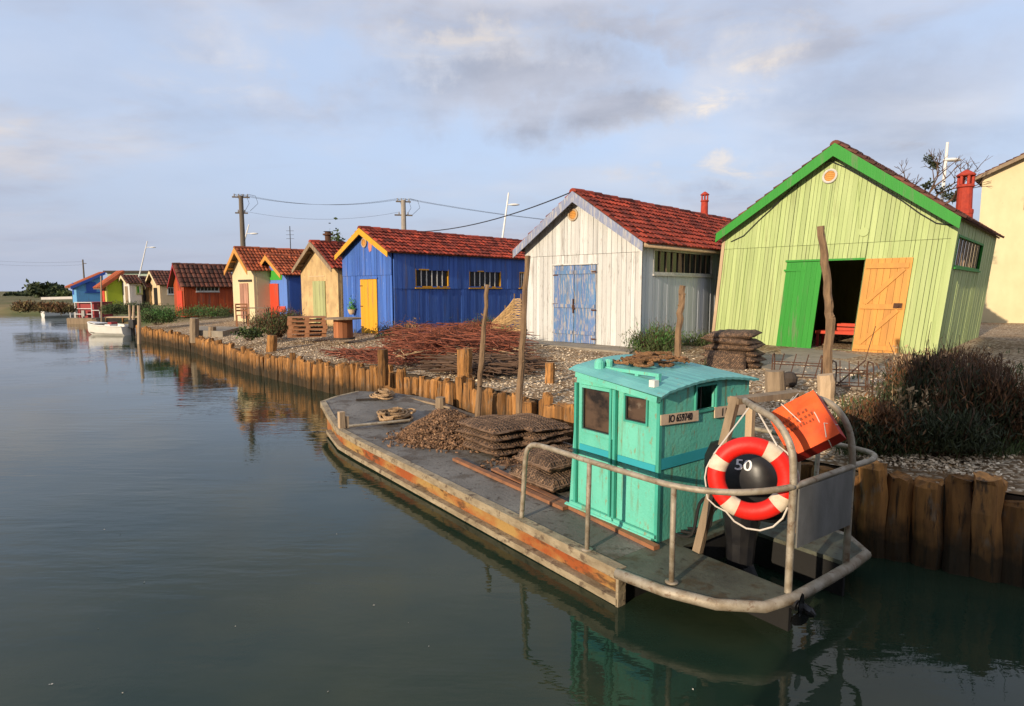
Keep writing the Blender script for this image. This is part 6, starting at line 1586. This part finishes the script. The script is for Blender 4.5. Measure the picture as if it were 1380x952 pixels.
# tall mooring poles by the white boat
for k, (u0, v0, u1, v1) in enumerate(((174.5,440,174,411),(178.5,442,180,412),(186.5,455,186.5,412),(136,430,136,372))):
    b = G(u0, v0, .3 if k < 3 else .6); t_ = D(u1, v1, b.y); mb = MB(); mb.tube([Vector((0,0,-.6)), (t_-b)*.5+Vector((.03,0,0)), t_-b], [.085 if k < 3 else .05,.075 if k < 3 else .045,.06 if k < 3 else .035], 7, jit=.08)
    tag(mb.build('mooring_pole', pale_wood, loc=b), ('thin pale pole at the stern of the white motor boat', 'pale leaning pole between two others behind the motor boat', 'pale pole at the end of the pile quay', 'tall pale mast pole in front of the lime shed')[k], 'pole', 'poles around the far mooring')
# low jetty boards near the far mooring
mb = MB(); P = G(186, 432, .6); 
o = thing('landing_stage', 'small timber landing stage behind the white motor boat', 'landing stage', G(160,438,.0), 0)
mb.box(-1.0,1.5,0,1.4,.50,.58); mb.build('stage_boards', pale_wood, o)
for x in (-.9,.3,1.4): mb = MB(); mb.tube([(x,.05,-.5),(x,.05,.50)], .07, 7); mb.build('stage_leg', pile_mat, o)
# pale rail/road line on the far bank
mb = MB(); a = G(56,402.5,1.3); b = D(98,401.5,a.y); mb.bar(Vector((0,0,0)), b-a, .2, .35); tag(mb.build('low_white_wall', plaster_white, loc=a), 'low pale wall along the far bank beneath the trees', 'wall')

# ------------------------------------------------------------------ unseen block added behind the camera, shaped to shade the quay foot at the right
SH = Vector((-.65,-.76,0)).normalized(); SPX = Vector((-SH.y, SH.x, 0)) * -1
if SPX.x < 0: SPX = -SPX
SUN_EL = 16.0
P = SH*8.0 + SPX*2.1 ; P.z = .85
o = thing('added_shade_block', 'unseen shade block added behind the camera, built like a timber warehouse', 'shade block', SH*3.0 + SPX*(-1.15) + Vector((0,0,.85)), math.atan2(-SPX.y, -SPX.x))
mb = MB(); mb.box(-22, 0, 0, 9.0, -.3, 7.5); mb.build('wall', weath_wood, o)
mb = MB(); mb.poly([(-22.3,-.3,7.503),(.0,-.3,7.503),(.0,4.5,9.3),(-22.3,4.5,9.3)], (0,0,.1)); mb.poly([(-22.3,4.503,9.3),(.0,4.503,9.3),(.0,9.3,7.503),(-22.3,9.3,7.503)], (0,0,.1)); mb.build('roof', tile_dark, o)
for k in range(6):
    mb = MB(); mb.box(-3-3.4*k, -1.6-3.4*k, -.06, -.003, 2.2, 3.6); mb.build('window', glass_dark, o)

# ------------------------------------------------------------------ light, sky, camera
EL = math.radians(SUN_EL)
sun_dir = Vector((SH.x*math.cos(EL), SH.y*math.cos(EL), math.sin(EL)))
sl = bpy.data.lights.new('sun', 'SUN'); sl.energy = 4.1; sl.angle = math.radians(.6); sl.color = (1.0, .83, .62)
so = bpy.data.objects.new('sun', sl); col.objects.link(so); so.rotation_euler = sun_dir.to_track_quat('Z', 'Y').to_euler()

wd = bpy.data.worlds.new('World'); sc.world = wd; wd.use_nodes = True; nt = wd.node_tree; nd = nt.nodes; lk = nt.links
bgn = nd['Background']; bgn.inputs['Strength'].default_value = .128
sky = nd.new('ShaderNodeTexSky'); sky.sky_type = 'NISHITA'; sky.sun_disc = False; sky.sun_elevation = EL; sky.sun_rotation = math.atan2(sun_dir.x, sun_dir.y); sky.air_density = 1.0; sky.dust_density = 1.5; sky.ozone_density = 1.5
tc = nd.new('ShaderNodeTexCoord')
def vm(op, a, b=None, c=None):
    n = nd.new('ShaderNodeVectorMath'); n.operation = op
    for i, x in enumerate((a, b, c)):
        if x is None: continue
        if hasattr(x, 'links'): lk.new(x, n.inputs[i])
        else: n.inputs[i].default_value = x
    return n
def mth(op, a, b=0.0, c=0.0):
    n = nd.new('ShaderNodeMath'); n.operation = op
    for i, x in enumerate((a, b, c)):
        if hasattr(x, 'links'): lk.new(x, n.inputs[i])
        else: n.inputs[i].default_value = x
    return n.outputs[0]
def rng(x, a, b, c=0., d=1., smooth=True):
    n = nd.new('ShaderNodeMapRange'); n.interpolation_type = 'SMOOTHSTEP' if smooth else 'LINEAR'
    for i, q in ((1,a),(2,b),(3,c),(4,d)): n.inputs[i].default_value = q
    lk.new(x, n.inputs[0]); return n.outputs[0]
def mixc(f, A_, B_):
    x = nd.new('ShaderNodeMix'); x.data_type = 'RGBA'
    for s_, val in ((0,f),(6,A_),(7,B_)):
        if hasattr(val,'links'): lk.new(val, x.inputs[s_])
        elif isinstance(val, float): x.inputs[s_].default_value = val
        else: x.inputs[s_].default_value = (*val,1)
    return x.outputs[2]
dirv = tc.outputs['Generated']
sep = nd.new('ShaderNodeSeparateXYZ'); lk.new(dirv, sep.inputs[0])
# project directions on a cloud deck far overhead
dz_ = mth('ADD', mth('MAXIMUM', sep.outputs['Z'], 0.0), .16)
cmb = nd.new('ShaderNodeCombineXYZ'); lk.new(mth('DIVIDE', sep.outputs['X'], dz_), cmb.inputs[0]); lk.new(mth('DIVIDE', sep.outputs['Y'], dz_), cmb.inputs[1])
def cnoise(scale, loc, det=6, rough=.5, dist=.0):
    mp = nd.new('ShaderNodeMapping'); mp.inputs['Scale'].default_value = scale; mp.inputs['Location'].default_value = loc; lk.new(cmb.outputs[0], mp.inputs['Vector'])
    n = nd.new('ShaderNodeTexNoise'); n.inputs['Scale'].default_value = 1; n.inputs['Detail'].default_value = det; n.inputs['Roughness'].default_value = rough; n.inputs['Distortion'].default_value = dist; lk.new(mp.outputs[0], n.inputs['Vector']); return n.outputs['Fac']
n1 = cnoise((.55,.75,1), (3.1,1.2,0), 7, .52, .3); n2 = cnoise((1.6,2.0,1), (1.0,7.2,0), 6, .55, .2); n3 = cnoise((.8,1.1,1), (9.0,4.2,0), 5, .5)
def blob(u, v, ru, rv, warp=.13):
    d = ray(u, v).normalized(); r_ = Vector((d.y, -d.x, 0)).normalized(); up = r_.cross(d)
    w_ = vm('ADD', dirv, None); wn = nd.new('ShaderNodeTexNoise'); wn.inputs['Scale'].default_value = 6; wn.inputs['Detail'].default_value = 8; wn.inputs['Roughness'].default_value = .6; lk.new(dirv, wn.inputs['Vector'])
    off = vm('MULTIPLY_ADD', wn.outputs['Color'], (warp*2,)*3, (-warp,)*3); q = vm('ADD', dirv, off.outputs[0]); df = vm('SUBTRACT', q.outputs[0], tuple(d))
    a = mth('DIVIDE', vm('DOT_PRODUCT', df.outputs[0], tuple(r_)).outputs['Value'], ru/FPX); b = mth('DIVIDE', vm('DOT_PRODUCT', df.outputs[0], tuple(up)).outputs['Value'], rv/FPX)
    return rng(mth('SQRT', mth('ADD', mth('MULTIPLY',a,a), mth('MULTIPLY',b,b))), 1.15, .1)
blue = mixc(.75, sky.outputs[0], (3.8,4.6,6.2))
cover = rng(n1, .34, .58)
gap = mth('MAXIMUM', mth('MAXIMUM', blob(440,75,170,50), blob(800,225,330,62)), mth('MAXIMUM', blob(850,70,80,26), mth('MAXIMUM', blob(1165,112,45,26), blob(600,190,240,52))))
cover = mth('MULTIPLY', cover, mth('SUBTRACT', 1.0, mth('MULTIPLY', gap, .92)))
dark = mth('MAXIMUM', mth('MAXIMUM', blob(700,105,230,75), blob(825,145,150,60)), mth('MULTIPLY', blob(1190,150,260,120), .75))
dark = mth('MAXIMUM', dark, mth('MULTIPLY', blob(150,130,230,120), .35))
brk = rng(cnoise((2.6,3.4,1), (2.0,3.3,0), 8, .62, .5), .40, .62)
cover = mth('MULTIPLY', cover, mth('MULTIPLY_ADD', brk, .45, .62))
cover = mth('MINIMUM', cover, 1.0)
cover = mth('MAXIMUM', cover, mth('MULTIPLY', dark, .95))
grey = mixc(rng(n2,.3,.7), (2.85,3.05,3.75), (4.35,4.45,5.0))
grey = mixc(mth('MULTIPLY', dark, .75), grey, mixc(rng(n2,.3,.7), (2.0,2.15,2.65), (3.1,3.2,3.75)))
warm = mth('MAXIMUM', mth('MAXIMUM', blob(950,125,95,62), mth('MULTIPLY', blob(1015,80,50,50), .8)), mth('MAXIMUM', mth('MULTIPLY', blob(960,243,100,30), .8), mth('MAXIMUM', mth('MULTIPLY', blob(290,80,110,40), .45), mth('MULTIPLY', blob(640,66,170,26), .5))))
warm = mth('MULTIPLY', warm, mth('MULTIPLY_ADD', brk, .6, .4))
warm = mth('MAXIMUM', warm, mth('MULTIPLY', rng(n3,.48,.70), .36))
cl = mixc(warm, grey, (6.6,5.7,4.7))
final = mixc(mth('MULTIPLY', mth('MAXIMUM', cover, warm), .94), blue, cl)
# soft lavender band near the horizon
hz = rng(sep.outputs['Z'], .0, .24, .85, 0.)
final = mixc(hz, final, (2.9,3.2,4.0))
lk.new(final, bgn.inputs['Color'])

cam = bpy.data.cameras.new('camera'); co = bpy.data.objects.new('camera', cam); col.objects.link(co)
cam.sensor_width = 36; cam.lens = 36*FPX/1380; cam.clip_end = 6000; cam.clip_start = .05
co.location = CAM; co.rotation_euler = (PI/2 - PIT, 0, 0); sc.camera = co
sc.view_settings.view_transform = 'Standard'; sc.view_settings.look = 'None'; sc.view_settings.exposure = .34; sc.view_settings.gamma = 1
sc.cycles.use_denoising = True; sc.cycles.max_bounces = 6; sc.cycles.diffuse_bounces = 3; sc.cycles.glossy_bounces = 4; sc.cycles.transmission_bounces = 3
sc.cycles.caustics_reflective = False; sc.cycles.caustics_refractive = False; sc.cycles.sample_clamp_indirect = 4
